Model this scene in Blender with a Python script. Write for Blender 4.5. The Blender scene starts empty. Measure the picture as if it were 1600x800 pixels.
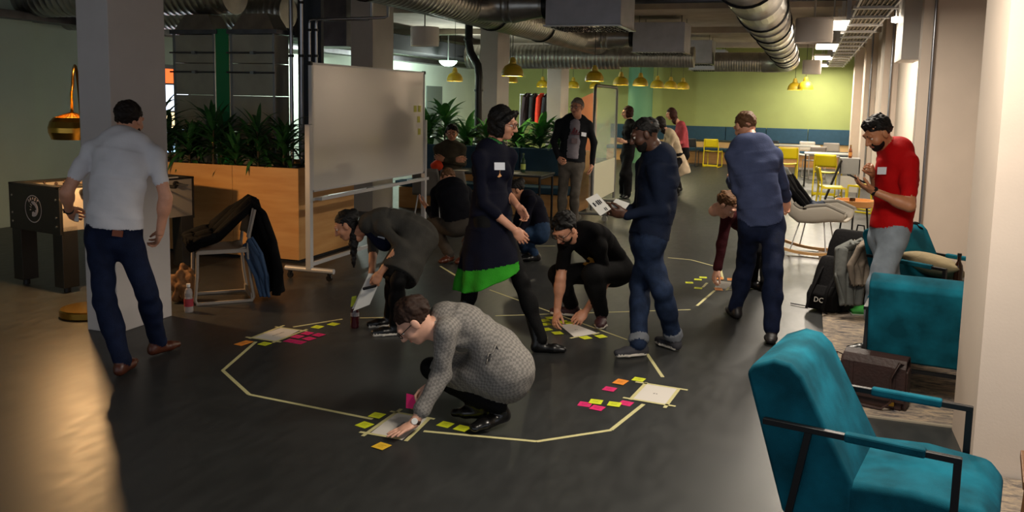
import bpy, bmesh, math, random
import numpy as np
from mathutils import Vector, Matrix
random.seed(7)
SC = bpy.context.scene
COL = SC.collection
PI = math.pi
R = math.radians
V = Vector

# ------------------------------------------------------------------ camera, world, exposure
def make_camera():
    yaw, pitch, roll = R(18.77), R(6.674), 0.0200
    f = V((-math.sin(yaw)*math.cos(pitch), math.cos(yaw)*math.cos(pitch), -math.sin(pitch)))
    r0 = V((math.cos(yaw), math.sin(yaw), 0)); u0 = r0.cross(f)
    r = r0*math.cos(roll) + u0*math.sin(roll)
    u = u0*math.cos(roll) - r0*math.sin(roll)
    cam = bpy.data.cameras.new('camera'); o = bpy.data.objects.new('camera', cam); COL.objects.link(o)
    m = Matrix((r, u, -f)).transposed().to_4x4(); m.translation = V((0, 0, 1.80)); o.matrix_world = m
    cam.sensor_width = 36.0; cam.sensor_fit = 'HORIZONTAL'; cam.lens = 1350/1600*36
    cam.shift_y = -87/1600; cam.clip_start = .05; cam.clip_end = 200
    SC.camera = o
make_camera()
SC.view_settings.view_transform = 'Standard'; SC.view_settings.look = 'None'
SC.view_settings.exposure = 0.90; SC.view_settings.gamma = 1.0; SC.view_settings.use_curve_mapping = False
w = bpy.data.worlds.new('world'); SC.world = w; w.use_nodes = True
w.node_tree.nodes['Background'].inputs[0].default_value = (.62, .66, .72, 1)
w.node_tree.nodes['Background'].inputs[1].default_value = 0.60

def area_light(name, loc, size, power, color, rot=(0, 0, 0)):
    l = bpy.data.lights.new(name, 'AREA'); l.shape = 'RECTANGLE'; l.size, l.size_y = size; l.energy = power; l.color = color
    o = bpy.data.objects.new(name, l); COL.objects.link(o); o.location = loc; o.rotation_euler = rot
    return o
def point_light(name, loc, power, color, radius=.05):
    l = bpy.data.lights.new(name, 'POINT'); l.energy = power; l.color = color; l.shadow_soft_size = radius
    o = bpy.data.objects.new(name, l); COL.objects.link(o); o.location = loc
    return o
def spot_light(name, loc, target, power, color, angle, radius=.05, blend=.5):
    l = bpy.data.lights.new(name, 'SPOT'); l.energy = power; l.color = color; l.shadow_soft_size = radius
    l.spot_size = R(angle); l.spot_blend = blend
    o = bpy.data.objects.new(name, l); COL.objects.link(o); o.location = loc
    o.rotation_euler = (V(target)-V(loc)).to_track_quat('-Z', 'Y').to_euler()
    return o
# the row of ceiling light panels along the window wall; it goes on at the same spacing over the seating group, above the frame
PANEL_W, PANEL_C = 60, (1, .89, .74)
for y in (12.9, 17.5, 21.6, 25.6):
    area_light('ceiling_panel_light', (.25, y, 2.86), (.34, 1.3), PANEL_W, PANEL_C)
for y in (8.2, 3.7):
    area_light('ceiling_panel_row_offscreen', (.25, y, 2.86), (.34, 1.3), PANEL_W, PANEL_C)

# ------------------------------------------------------------------ materials
def lin(c):
    if isinstance(c, str):
        c = c.lstrip('#'); c = [int(c[i:i+2], 16)/255 for i in (0, 2, 4)]
        c = [x/12.92 if x <= .04045 else ((x+.055)/1.055)**2.4 for x in c]
    return (c[0], c[1], c[2], 1)
MATS = {}
def mat(name, color, rough=.6, metal=0., var=.0, vscale=8., bump=0., bscale=60., color2=None, emit=0., emit_color=None,
        sheen=0., coat=0., alpha=1., trans=0., stretch=None, spec=None):
    if name in MATS: return MATS[name]
    m = bpy.data.materials.new(name); m.use_nodes = True
    nt = m.node_tree; N = nt.nodes; L = nt.links; b = N['Principled BSDF']
    c = lin(color)
    b.inputs['Base Color'].default_value = c
    b.inputs['Roughness'].default_value = rough; b.inputs['Metallic'].default_value = metal
    if spec is not None: b.inputs['Specular IOR Level'].default_value = spec
    if sheen: b.inputs['Sheen Weight'].default_value = sheen; b.inputs['Sheen Roughness'].default_value = .4
    if coat: b.inputs['Coat Weight'].default_value = coat; b.inputs['Coat Roughness'].default_value = .1
    if trans: b.inputs['Transmission Weight'].default_value = trans
    if alpha < 1: b.inputs['Alpha'].default_value = alpha
    if emit:
        b.inputs['Emission Color'].default_value = lin(emit_color or color); b.inputs['Emission Strength'].default_value = emit
    if var or color2 or bump:
        tc = N.new('ShaderNodeTexCoord'); src = tc.outputs['Object']
        if stretch:
            mp = N.new('ShaderNodeMapping'); mp.inputs['Scale'].default_value = stretch; L.new(src, mp.inputs['Vector']); src = mp.outputs['Vector']
    if var or color2:
        n = N.new('ShaderNodeTexNoise'); n.inputs['Scale'].default_value = vscale; n.inputs['Detail'].default_value = 4
        L.new(src, n.inputs['Vector'])
        rp = N.new('ShaderNodeValToRGB'); rp.color_ramp.elements[0].position = .35; rp.color_ramp.elements[1].position = .68
        c2 = lin(color2) if color2 else tuple(min(1, x*(1+var)) for x in c[:3])+(1,)
        c1 = c if color2 else tuple(x*(1-var) for x in c[:3])+(1,)
        rp.color_ramp.elements[0].color = c1; rp.color_ramp.elements[1].color = c2
        L.new(n.outputs['Fac'], rp.inputs['Fac']); L.new(rp.outputs['Color'], b.inputs['Base Color'])
    if bump:
        n2 = N.new('ShaderNodeTexNoise'); n2.inputs['Scale'].default_value = bscale; n2.inputs['Detail'].default_value = 3
        L.new(src, n2.inputs['Vector'])
        bp = N.new('ShaderNodeBump'); bp.inputs['Strength'].default_value = bump; bp.inputs['Distance'].default_value = .01
        L.new(n2.outputs['Fac'], bp.inputs['Height']); L.new(bp.outputs['Normal'], b.inputs['Normal'])
    MATS[name] = m
    return m
def pattern_mat(name, ca, cb, scale, rough=.8, kind='CHECKER', rot=0.):
    if name in MATS: return MATS[name]
    m = mat(name, ca, rough); nt = m.node_tree; N = nt.nodes; L = nt.links; b = N['Principled BSDF']
    tc = N.new('ShaderNodeTexCoord'); mp = N.new('ShaderNodeMapping'); mp.inputs['Rotation'].default_value = (rot, rot*.6, rot)
    L.new(tc.outputs['Object'], mp.inputs['Vector'])
    if kind == 'CHECKER':
        t = N.new('ShaderNodeTexChecker'); t.inputs['Scale'].default_value = scale
        t.inputs['Color1'].default_value = lin(ca); t.inputs['Color2'].default_value = lin(cb)
        L.new(mp.outputs['Vector'], t.inputs['Vector']); L.new(t.outputs['Color'], b.inputs['Base Color'])
    else:
        t = N.new('ShaderNodeTexWave'); t.inputs['Scale'].default_value = scale; t.inputs['Distortion'].default_value = 1.5; t.inputs['Detail'].default_value = 2
        rp = N.new('ShaderNodeValToRGB'); rp.color_ramp.elements[0].color = lin(ca); rp.color_ramp.elements[1].color = lin(cb)
        L.new(mp.outputs['Vector'], t.inputs['Vector']); L.new(t.outputs['Fac'], rp.inputs['Fac']); L.new(rp.outputs['Color'], b.inputs['Base Color'])
    return m

# ------------------------------------------------------------------ mesh helpers
class MB:
    def __init__(s): s.v = []; s.f = []; s.sm = []; s.mi = []; s.cur = 0
    def add(s, vs, fs, smooth=False):
        o = len(s.v); s.v += [tuple(p) for p in vs]
        for f in fs: s.f.append([i+o for i in f]); s.sm.append(smooth); s.mi.append(s.cur)
        return s
    def box(s, c, size, rot=None):
        x, y, z = [d/2 for d in size]; c = V(c)
        vs = [V((a*x, b*y, d*z)) for a in (-1, 1) for b in (-1, 1) for d in (-1, 1)]
        if rot is not None:
            if not isinstance(rot, Matrix): rot = Matrix.Rotation(rot, 3, 'Z')
            vs = [rot @ p for p in vs]
        return s.add([p+c for p in vs], [(0,1,3,2),(4,6,7,5),(0,4,5,1),(2,3,7,6),(0,2,6,4),(1,5,7,3)])
    def bb(s, x0, x1, y0, y1, z0, z1): return s.box(((x0+x1)/2, (y0+y1)/2, (z0+z1)/2), (x1-x0, y1-y0, z1-z0))
    def tube(s, pts, r, n=10, closed=False, caps=True, smooth=True, flat=1.0):
        pts = [V(p) for p in pts]; m = len(pts); rs = r if isinstance(r, (list, tuple)) else [r]*m
        up = None; rings = []
        for i, p in enumerate(pts):
            if closed: t = pts[(i+1) % m]-pts[i-1]
            else: t = pts[min(i+1, m-1)]-pts[max(i-1, 0)]
            if t.length < 1e-9: t = V((0, 0, 1))
            t.normalize()
            if up is None:
                up = V((0, 0, 1)) if abs(t.z) < .9 else V((1, 0, 0))
            x = up.cross(t)
            if x.length < 1e-6: x = V((1, 0, 0)).cross(t)
            x.normalize(); y = t.cross(x); up = y
            rings.append([p+x*math.cos(2*PI*k/n)*rs[i]+y*math.sin(2*PI*k/n)*rs[i]*flat for k in range(n)])
        vs = [q for g in rings for q in g]; fs = []
        for i in range(m if closed else m-1):
            a, b = i*n, ((i+1) % m)*n
            for k in range(n): fs.append((a+k, a+(k+1) % n, b+(k+1) % n, b+k))
        s.add(vs, fs, smooth)
        if caps and not closed:
            s.add(rings[0], [tuple(range(n))[::-1]]); s.add(rings[-1], [tuple(range(n))])
        return s
    def bar(s, a, b, w, h=None):
        """rectangular bar from a to b"""
        a, b = V(a), V(b); t = (b-a).normalized(); h = h or w
        up = V((0, 0, 1)) if abs(t.z) < .95 else V((0, 1, 0))
        x = up.cross(t).normalized()*w/2; y = t.cross(x).normalized()*h/2
        vs = [p+i*x+j*y for p in (a, b) for i, j in ((-1, -1), (1, -1), (1, 1), (-1, 1))]
        return s.add(vs, [(3,2,1,0),(4,5,6,7),(0,1,5,4),(1,2,6,5),(2,3,7,6),(3,0,4,7)])
    def lathe(s, prof, n=24, c=(0, 0, 0), axis='Z', smooth=True, sharp=True):
        c = V(c)
        def pt(r, z, k):
            a = 2*PI*k/n; q = V((r*math.cos(a), r*math.sin(a), z))
            if axis == 'X': q = V((q.z, q.x, q.y))
            if axis == 'Y': q = V((q.x, -q.z, q.y)) if False else V((q.y, q.z, q.x))
            return q+c
        for (r0, z0), (r1, z1) in zip(prof[:-1], prof[1:]):
            vs = [pt(r0, z0, k) for k in range(n)]+[pt(r1, z1, k) for k in range(n)]
            if r0 < 1e-6:
                s.add([pt(0, z0, 0)]+vs[n:], [(0, 1+(k+1) % n, 1+k) for k in range(n)], smooth)
            elif r1 < 1e-6:
                s.add(vs[:n]+[pt(0, z1, 0)], [(k, (k+1) % n, n) for k in range(n)], smooth)
            else:
                s.add(vs, [(k, (k+1) % n, n+(k+1) % n, n+k) for k in range(n)], smooth)
        return s
    def prism(s, poly, a, b, fr=None):
        """poly in (u,v), extruded along w from a to b; fr = (U,V,W,origin)"""
        U, Vv, W, O = fr or (V((1, 0, 0)), V((0, 1, 0)), V((0, 0, 1)), V((0, 0, 0)))
        n = len(poly); vs = [O+U*p[0]+Vv*p[1]+W*a for p in poly]+[O+U*p[0]+Vv*p[1]+W*b for p in poly]
        return s.add(vs, [tuple(range(n))[::-1], tuple(range(n, 2*n))]+[(i, (i+1) % n, n+(i+1) % n, n+i) for i in range(n)])
    def grid(s, fn, nu, nv, smooth=True):
        vs = [fn(i/nu, j/nv) for i in range(nu+1) for j in range(nv+1)]
        fs = [(i*(nv+1)+j, (i+1)*(nv+1)+j, (i+1)*(nv+1)+j+1, i*(nv+1)+j+1) for i in range(nu) for j in range(nv)]
        return s.add(vs, fs, smooth)
    def mesh(s, name):
        me = bpy.data.meshes.new(name); me.from_pydata(s.v, [], s.f)
        me.polygons.foreach_set('use_smooth', s.sm); me.polygons.foreach_set('material_index', s.mi); me.update()
        return me
def obj(name, mb, material, parent=None, bevel=0., solid=0., sub=0, loc=None, rot=None, weld=False):
    me = mb.mesh(name) if isinstance(mb, MB) else mb
    for m in (material if isinstance(material, (list, tuple)) else [material]):
        if not isinstance(mb, MB) and len(me.materials): break
        me.materials.append(m)
    o = bpy.data.objects.new(name, me); COL.objects.link(o)
    if weld or sub:
        bm = bmesh.new(); bm.from_mesh(me); bmesh.ops.remove_doubles(bm, verts=bm.verts, dist=1e-5); bmesh.ops.recalc_face_normals(bm, faces=bm.faces); bm.to_mesh(me); bm.free()
    if solid:
        md = o.modifiers.new('solid', 'SOLIDIFY'); md.thickness = solid; md.offset = 0
    if bevel:
        md = o.modifiers.new('bevel', 'BEVEL'); md.width = bevel; md.segments = 3 if bevel > .015 else 2; md.limit_method = 'ANGLE'; md.angle_limit = R(35); md.harden_normals = False
        if bevel > .015:
            me.polygons.foreach_set('use_smooth', [True]*len(me.polygons))
            wn = o.modifiers.new('wn', 'WEIGHTED_NORMAL'); wn.keep_sharp = False
    if sub:
        md = o.modifiers.new('sub', 'SUBSURF'); md.levels = sub; md.render_levels = sub
        me.polygons.foreach_set('use_smooth', [True]*len(me.polygons))
    if parent is not None: o.parent = parent
    if loc is not None: o.location = loc
    if rot is not None: o.rotation_euler = rot
    return o
def tag(o, label, cat=None, group=None, kind=None):
    if label: o['label'] = label
    if cat: o['category'] = cat
    if group: o['group'] = group
    if kind: o['kind'] = kind
    return o
def thing(name, label, cat, loc=(0, 0, 0), rz=0., group=None):
    o = bpy.data.objects.new(name, None); COL.objects.link(o); o.empty_display_size = .1
    o.location = loc; o.rotation_euler = (0, 0, rz)
    return tag(o, label, cat, group)
def struct(name, mb, m, parent=None, label=None, **kw):
    o = obj(name, mb, m, parent, **kw)
    if parent is None: o['kind'] = 'structure'
    if label: o['label'] = label
    return o
def copy_tree(o, parent=None):
    c = o.copy(); COL.objects.link(c)
    if parent is not None: c.parent = parent
    for ch in list(o.children): copy_tree(ch, c)
    return c
def text_mesh(txt, size, depth=.001):
    cu = bpy.data.curves.new('t', 'FONT'); cu.body = txt; cu.size = size; cu.extrude = depth; cu.align_x = 'CENTER'; cu.align_y = 'CENTER'; cu.resolution_u = 2
    o = bpy.data.objects.new('t', cu); COL.objects.link(o)
    dg = bpy.context.evaluated_depsgraph_get(); me = bpy.data.meshes.new_from_object(o.evaluated_get(dg))
    bpy.data.objects.remove(o); bpy.data.curves.remove(cu)
    return me

# joint positions of each person in metres, and where pages, tape and notes lie
POSE = {
 'white': (0.994, dict(pel=(-4.325,4.518,0.831), ankL=(-4.071,4.288,0.09), ankR=(-4.16,4.709,0.1), neck=(-4.279,4.606,1.492), head=(-4.359,4.733,1.606), shL=(-4.496,4.523,1.411), shR=(-4.097,4.656,1.394), elL=(-4.581,4.392,1.137), wrL=(-4.716,4.536,0.985), haL=(-4.781,4.673,0.911), elR=(-4.027,4.673,1.101), wrR=(-4.084,4.675,0.86), haR=(-4.182,4.74,0.737), hipL=(-4.409,4.491,0.84), hipR=(-4.24,4.546,0.821), knL=(-4.278,4.369,0.446), knR=(-4.08,4.541,0.467), toeL=(-4.084,4.272,0.03), toeR=(-4.142,4.825,0.03), face=(-0.169,0.963,-0.209))),
 'bend': (0.949, dict(pel=(-2.805,6.037,0.736), ankL=(-2.891,5.796,0.09), ankR=(-3.046,6.006,0.09), neck=(-3.19,5.916,0.817), head=(-3.369,5.904,0.797), shL=(-3.018,5.839,0.819), shR=(-3.239,6.07,0.794), elL=(-2.828,5.761,0.697), wrL=(-2.961,5.69,0.49), haL=(-3.002,5.665,0.404), elR=(-3.213,6.053,0.582), wrR=(-3.131,5.877,0.446), haR=(-3.158,5.856,0.357), hipL=(-2.777,5.957,0.752), hipR=(-2.833,6.116,0.721), knL=(-2.811,5.685,0.441), knR=(-2.929,5.848,0.419), toeL=(-2.998,5.731,0.02), toeR=(-3.139,5.935,0.02), face=(-0.802,-0.334,-0.496))),
 'kneel': (0.971, dict(pel=(-1.508,4.386,0.297), ankL=(-1.522,4.32,0.12), ankR=(-1.639,4.36,0.12), neck=(-1.867,4.302,0.6), head=(-1.953,4.138,0.601), shL=(-1.769,4.154,0.568), shR=(-1.921,4.446,0.519), wrL=(-1.901,4.043,0.07), elL=(-1.801,4.174,0.318), haL=(-2.024,3.864,0.02), elR=(-1.885,4.432,0.312), wrR=(-1.869,4.201,0.24), haR=(-1.923,4.178,0.2), hipL=(-1.474,4.308,0.316), hipR=(-1.542,4.465,0.279), knL=(-1.865,4.443,0.206), knR=(-1.98,4.44,0.246), toeL=(-1.597,4.216,0.03), toeR=(-1.811,4.368,0.03), face=(-0.606,-0.297,-0.738))),
 'walk': (0.971, dict(pel=(-2.14,5.873,0.868), ankL=(-1.725,5.793,0.09), ankR=(-2.357,5.837,0.16), neck=(-2.182,5.932,1.458), head=(-2.108,5.978,1.622), shL=(-2.083,6.065,1.384), shR=(-2.211,5.762,1.387), elL=(-2.115,6.072,1.109), wrL=(-1.961,5.902,1.031), haL=(-1.89,5.915,0.94), elR=(-2.171,5.735,1.056), wrR=(-1.944,5.789,0.874), haR=(-1.879,5.802,0.794), hipL=(-2.106,5.954,0.863), hipR=(-2.174,5.793,0.874), knL=(-1.908,5.866,0.485), knR=(-2.284,5.898,0.504), toeL=(-1.565,5.84,0.02), toeR=(-2.342,5.971,0.03), face=(0.978,0.012,-0.207))),
 'seated': (1.029, dict(pel=(-5.091,12.039,0.5), ankL=(-5.212,11.965,0.09), ankR=(-5.005,12.073,0.09), neck=(-5.115,12.105,1.097), head=(-5.106,12.128,1.262), shL=(-4.947,12.155,1.043), shR=(-5.296,12.036,1.036), elL=(-4.893,12.082,0.817), wrL=(-5.107,11.847,0.88), haL=(-5.217,11.813,0.906), elR=(-5.278,11.953,0.828), wrR=(-4.929,11.866,0.886), haR=(-4.839,11.896,0.888), hipL=(-5.003,12.069,0.5), hipR=(-5.178,12.01,0.499), knL=(-4.854,11.75,0.404), knR=(-5.066,11.67,0.4), toeL=(-4.989,12.039,-0.033), toeR=(-5.228,11.956,-0.037), face=(0.342,-0.939,0.017))),
 'sweater': (1.000, dict(pel=(-3.57,8.728,0.41), ankL=(-3.66,8.661,0.1), ankR=(-3.505,8.708,0.09), neck=(-3.774,8.926,0.821), head=(-3.865,9.081,0.884), shL=(-3.913,8.851,0.734), shR=(-3.587,8.965,0.755), elL=(-3.928,8.857,0.45), wrL=(-4.094,9.012,0.554), haL=(-4.175,8.994,0.625), elR=(-3.53,8.949,0.471), wrR=(-3.581,9.084,0.267), haR=(-3.609,9.061,0.157), hipL=(-3.649,8.69,0.389), hipR=(-3.491,8.765,0.431), knL=(-3.975,8.876,0.379), knR=(-3.517,9.117,0.377), toeL=(-3.698,8.47,0.03), toeR=(-3.516,8.554,0.03), face=(-0.344,0.763,-0.548))),
 'hoodie': (0.960, dict(pel=(-2.808,9.228,0.293), ankL=(-2.815,9.12,0.09), ankR=(-2.97,9.227,0.09), neck=(-2.969,9.226,0.72), head=(-3.082,9.195,0.782), shL=(-2.863,9.086,0.697), shR=(-3.064,9.355,0.687), elL=(-2.903,9.041,0.442), wrL=(-2.959,8.863,0.291), haL=(-3.007,8.836,0.2), elR=(-3.095,9.304,0.418), wrR=(-3.14,9.266,0.234), haR=(-3.17,9.245,0.146), hipL=(-2.761,9.157,0.31), hipR=(-2.855,9.298,0.275), knL=(-3.083,9.368,0.284), knR=(-2.979,8.919,0.339), toeL=(-2.896,9.05,0.03), toeR=(-3.064,9.189,0.03), face=(-0.789,-0.418,-0.45))),
 'grey': (1.040, dict(pel=(-3.155,11.879,0.904), ankL=(-3.094,11.882,0.09), ankR=(-3.225,11.672,0.09), neck=(-3.139,11.963,1.538), head=(-3.098,11.861,1.702), shL=(-2.962,12.014,1.46), shR=(-3.35,11.883,1.47), elL=(-2.87,12.014,1.209), wrL=(-2.882,11.988,0.9), haL=(-2.9,11.964,0.755), elR=(-3.413,11.829,1.206), wrR=(-3.311,11.758,0.978), haR=(-3.21,11.637,0.899), hipL=(-3.066,11.909,0.898), hipR=(-3.243,11.85,0.91), knL=(-3.063,11.753,0.5), knR=(-3.265,11.844,0.481), toeL=(-3.085,11.712,0.03), toeR=(-3.241,11.567,0.03), face=(-0.17,-0.985,0.005))),
 'crouch': (1.000, dict(pel=(-1.454,6.905,0.402), ankL=(-1.499,6.723,0.1), ankR=(-1.793,6.881,0.1), neck=(-1.659,6.604,0.746), head=(-1.754,6.448,0.797), shL=(-1.499,6.554,0.652), shR=(-1.776,6.577,0.669), wrL=(-1.625,6.692,0.1), elL=(-1.466,6.676,0.371), haL=(-1.667,6.614,0.04), wrR=(-1.807,6.48,0.12), elR=(-1.781,6.47,0.404), haR=(-1.788,6.348,0.04), hipL=(-1.373,6.873,0.423), hipR=(-1.536,6.937,0.381), knL=(-1.534,6.491,0.457), knR=(-1.844,6.618,0.407), toeL=(-1.476,6.586,0.03), toeR=(-1.841,6.879,0.03), face=(-0.295,-0.738,-0.607))),
 'black': (0.994, dict(pel=(-1.05,6.154,0.796), ankL=(-1.055,5.967,0.1), ankR=(-0.85,6.235,0.1), neck=(-1.016,6.244,1.431), head=(-1.102,6.148,1.57), shL=(-0.993,6.074,1.323), shR=(-1.136,6.357,1.335), elL=(-0.944,6.057,1.051), wrL=(-1.186,6.003,1.002), haL=(-1.277,5.974,1.018), elR=(-1.145,6.317,1.019), wrR=(-1.277,6.267,0.983), haR=(-1.345,6.245,0.986), hipL=(-1.009,6.075,0.805), hipR=(-1.092,6.233,0.787), knL=(-1.108,6.23,0.46), knR=(-0.915,6.053,0.466), toeL=(-1.225,5.845,0.03), toeR=(-0.972,6.34,0.03), face=(-0.9,-0.25,-0.356))),
 'dark': (0.949, dict(pel=(-3.182,16.025,0.782), ankL=(-3.233,16.035,0.09), ankR=(-3.122,15.847,0.09), neck=(-3.173,16.108,1.427), head=(-3.228,16.11,1.593), shL=(-3.082,15.968,1.337), shR=(-3.267,16.229,1.325), elL=(-3.025,15.907,1.08), wrL=(-3.18,15.729,1.058), haL=(-3.271,15.701,1.079), elR=(-3.298,16.246,1.057), wrR=(-3.392,16.464,1.058), haR=(-3.451,16.444,1.057), hipL=(-3.133,15.956,0.79), hipR=(-3.232,16.094,0.774), knL=(-3.197,15.859,0.445), knR=(-3.133,15.902,0.444), toeL=(-3.25,15.776,0.03), toeR=(-3.152,15.712,0.03), face=(-0.936,-0.333,-0.119))),
 'jacket': (0.937, dict(pel=(-2.366,16.852,0.669), ankL=(-2.317,16.679,0.09), ankR=(-2.444,16.872,0.09), neck=(-2.563,16.856,1.245), head=(-2.736,16.816,1.401), shL=(-2.454,16.725,1.166), shR=(-2.608,17.006,1.177), elL=(-2.486,16.702,0.846), wrL=(-2.642,16.542,0.775), haL=(-2.732,16.506,0.737), elR=(-2.653,16.981,0.85), wrR=(-2.77,17.174,0.786), haR=(-2.863,17.135,0.733), hipL=(-2.33,16.777,0.682), hipR=(-2.402,16.927,0.657), knL=(-2.428,16.503,0.444), knR=(-2.524,16.659,0.428), toeL=(-2.385,16.497,0.03), toeR=(-2.499,16.684,0.03), face=(-0.9,-0.25,-0.356))),
 'pink': (0.949, dict(pel=(-2.395,17.952,0.72), ankL=(-2.415,17.73,0.09), ankR=(-2.515,17.97,0.09), neck=(-2.494,17.999,1.372), head=(-2.692,17.955,1.564), shL=(-2.406,17.854,1.286), shR=(-2.551,18.146,1.301), elL=(-2.417,17.839,1), wrL=(-2.543,17.652,0.925), haL=(-2.628,17.622,0.91), elR=(-2.628,18.122,1.008), wrR=(-2.733,18.314,0.916), haR=(-2.796,18.291,0.901), hipL=(-2.358,17.875,0.731), hipR=(-2.431,18.028,0.709), knL=(-2.549,17.941,0.383), knR=(-2.578,17.777,0.394), toeL=(-2.477,17.633,0.03), toeR=(-2.568,17.723,0.03), face=(-0.916,-0.249,-0.314))),
 'navy': (1.006, dict(pel=(-0.312,7.194,0.829), ankL=(-0.493,7.395,0.09), ankR=(-0.178,6.794,0.09), neck=(-0.438,7.232,1.489), head=(-0.493,7.367,1.613), shL=(-0.559,7.178,1.379), shR=(-0.24,7.285,1.375), elL=(-0.514,7.16,1.112), wrL=(-0.596,7.393,1.156), haL=(-0.633,7.558,1.185), elR=(-0.173,7.445,1.147), wrR=(-0.14,7.65,1.005), haR=(-0.14,7.639,0.919), hipL=(-0.396,7.163,0.815), hipR=(-0.228,7.224,0.843), knL=(-0.433,7.392,0.469), knR=(-0.196,6.952,0.505), toeL=(-0.62,7.658,0.03), toeR=(-0.179,6.675,0.03), face=(-0.565,0.709,-0.422))),
 'burgundy': (0.994, dict(pel=(-0.369,8.689,0.716), ankL=(-0.432,8.648,0.09), ankR=(-0.308,8.574,0.09), neck=(-0.596,8.26,0.826), head=(-0.671,8.092,0.871), shL=(-0.548,8.453,0.752), shR=(-0.665,8.154,0.762), elL=(-0.519,8.425,0.449), wrL=(-0.488,8.406,0.207), haL=(-0.512,8.386,0.115), elR=(-0.696,8.112,0.508), wrR=(-0.722,8.074,0.272), haR=(-0.764,8.043,0.136), hipL=(-0.402,8.725,0.791), hipR=(-0.337,8.652,0.641), knL=(-0.424,8.451,0.408), knR=(-0.337,8.919,0.34), toeL=(-0.497,8.664,0.03), toeR=(-0.355,8.631,0.03), face=(0.679,-0.163,-0.716))),
 'red': (1.011, dict(pel=(0.611,6.949,0.845), ankL=(0.536,6.694,0.09), ankR=(0.651,7.007,0.09), neck=(0.624,7.034,1.496), head=(0.487,6.947,1.6), shL=(0.702,6.876,1.399), shR=(0.585,7.196,1.404), elL=(0.714,6.704,1.1), wrL=(0.464,6.73,1.194), haL=(0.374,6.705,1.238), elR=(0.54,7.202,1.119), wrR=(0.481,7.033,1.298), haR=(0.449,6.89,1.388), hipL=(0.643,6.865,0.855), hipR=(0.579,7.034,0.835), knL=(0.541,6.651,0.514), knR=(0.635,6.85,0.492), toeL=(0.433,6.659,0.03), toeR=(0.535,6.901,0.03), face=(-0.735,-0.448,-0.509))),
}
PAGES = [
 [(-3.782,5.646),(-3.615,5.619),(-3.594,5.299),(-3.825,5.312)],
 [(-2.141,4.322),(-1.930,4.299),(-1.936,3.970),(-2.134,3.986)],
 [(-0.902,5.395),(-0.680,5.360),(-0.715,5.030),(-0.924,5.051)],
 [(-1.805,6.567),(-1.712,6.650),(-1.463,6.448),(-1.599,6.259)],
 [(-0.795,8.888),(-0.642,8.882),(-0.649,8.523),(-0.776,8.513)]]
PAGE_TAPES = [
 [((-3.874,5.303),(-3.560,5.288)),((-3.822,5.276),(-3.801,5.692)),((-3.842,5.632),(-3.546,5.617)),((-3.605,5.251),(-3.576,5.664))],
 [((-2.153,3.940),(-2.142,4.382)),((-2.195,3.985),(-1.948,3.979)),((-2.184,4.326),(-1.898,4.307)),((-1.910,3.962),(-1.931,4.320))],
 [((-0.964,5.389),(-0.625,5.354)),((-0.978,5.061),(-0.654,5.028)),((-0.895,5.403),(-0.930,5.042)),((-0.680,5.358),(-0.711,4.977))],
 [((-1.623,6.218),(-1.573,6.297)),((-1.490,6.391),(-1.455,6.456))],
 [((-0.661,8.455),(-0.651,8.616)),((-0.646,8.493),(-0.593,8.501))]]
LOOP_TAPES = [((-3.735,5.232),(-3.533,4.586)),((-3.533,4.586),(-3.100,4.265)),((-3.100,4.265),(-2.222,4.182)),((-1.882,4.125),(-1.270,4.217)),((-1.270,4.217),(-0.934,4.523)),((-0.934,4.523),(-0.840,4.997)),((-0.815,5.558),(-1.005,6.044)),((-2.771,7.547),(-1.212,6.353)),((-1.933,7.324),(-1.773,7.137)),((-2.383,6.639),(-0.885,7.523)),((-3.716,5.686),(-3.489,6.050)),((-3.375,6.135),(-3.197,6.223)),((-1.463,10.001),(-1.199,9.973)),((-1.199,9.973),(-0.910,9.697)),((-0.817,9.528),(-0.745,9.007)),((-0.850,7.692),(-0.768,8.408)),((-0.893,8.508),(-0.876,8.744)),((-3.088,10.106),(-2.885,10.203)),((-3.661,8.419),(-3.267,7.971))]
NOTES = dict(
 A=[('o',-3.790,5.164),('y',-3.638,5.201),('p',-3.518,5.349),('p',-3.530,5.460),('p',-3.511,5.561),('p',-3.436,5.340),('p',-3.422,5.446),('p',-3.409,5.557),('y',-3.544,5.760),('y',-3.470,5.876)],
 B=[('y',-2.222,4.235),('y',-2.222,4.089),('y',-2.047,4.432),('g',-1.997,3.855),('y',-1.811,4.259),('y',-1.703,4.239)],
 C=[('o',-1.052,5.345),('y',-0.954,5.449),('p',-1.089,5.186),('y',-1.115,4.924),('p',-1.168,4.864),('p',-1.083,4.827),('y',-1.002,4.924),('p',-0.942,4.973)],
 D=[('y',-1.958,6.655),('y',-1.935,6.744),('y',-1.916,6.552),('y',-1.864,6.394),('y',-1.753,6.319),('y',-1.801,6.678),('y',-1.519,6.281),('y',-1.416,6.357),('y',-1.754,6.665)],
 E=[('y',-1.044,8.668),('y',-0.980,8.853),('y',-0.945,9.001),('y',-0.929,8.445),('o',-0.782,9.012),('o',-0.666,9.018),('o',-0.739,8.483)])

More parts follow.
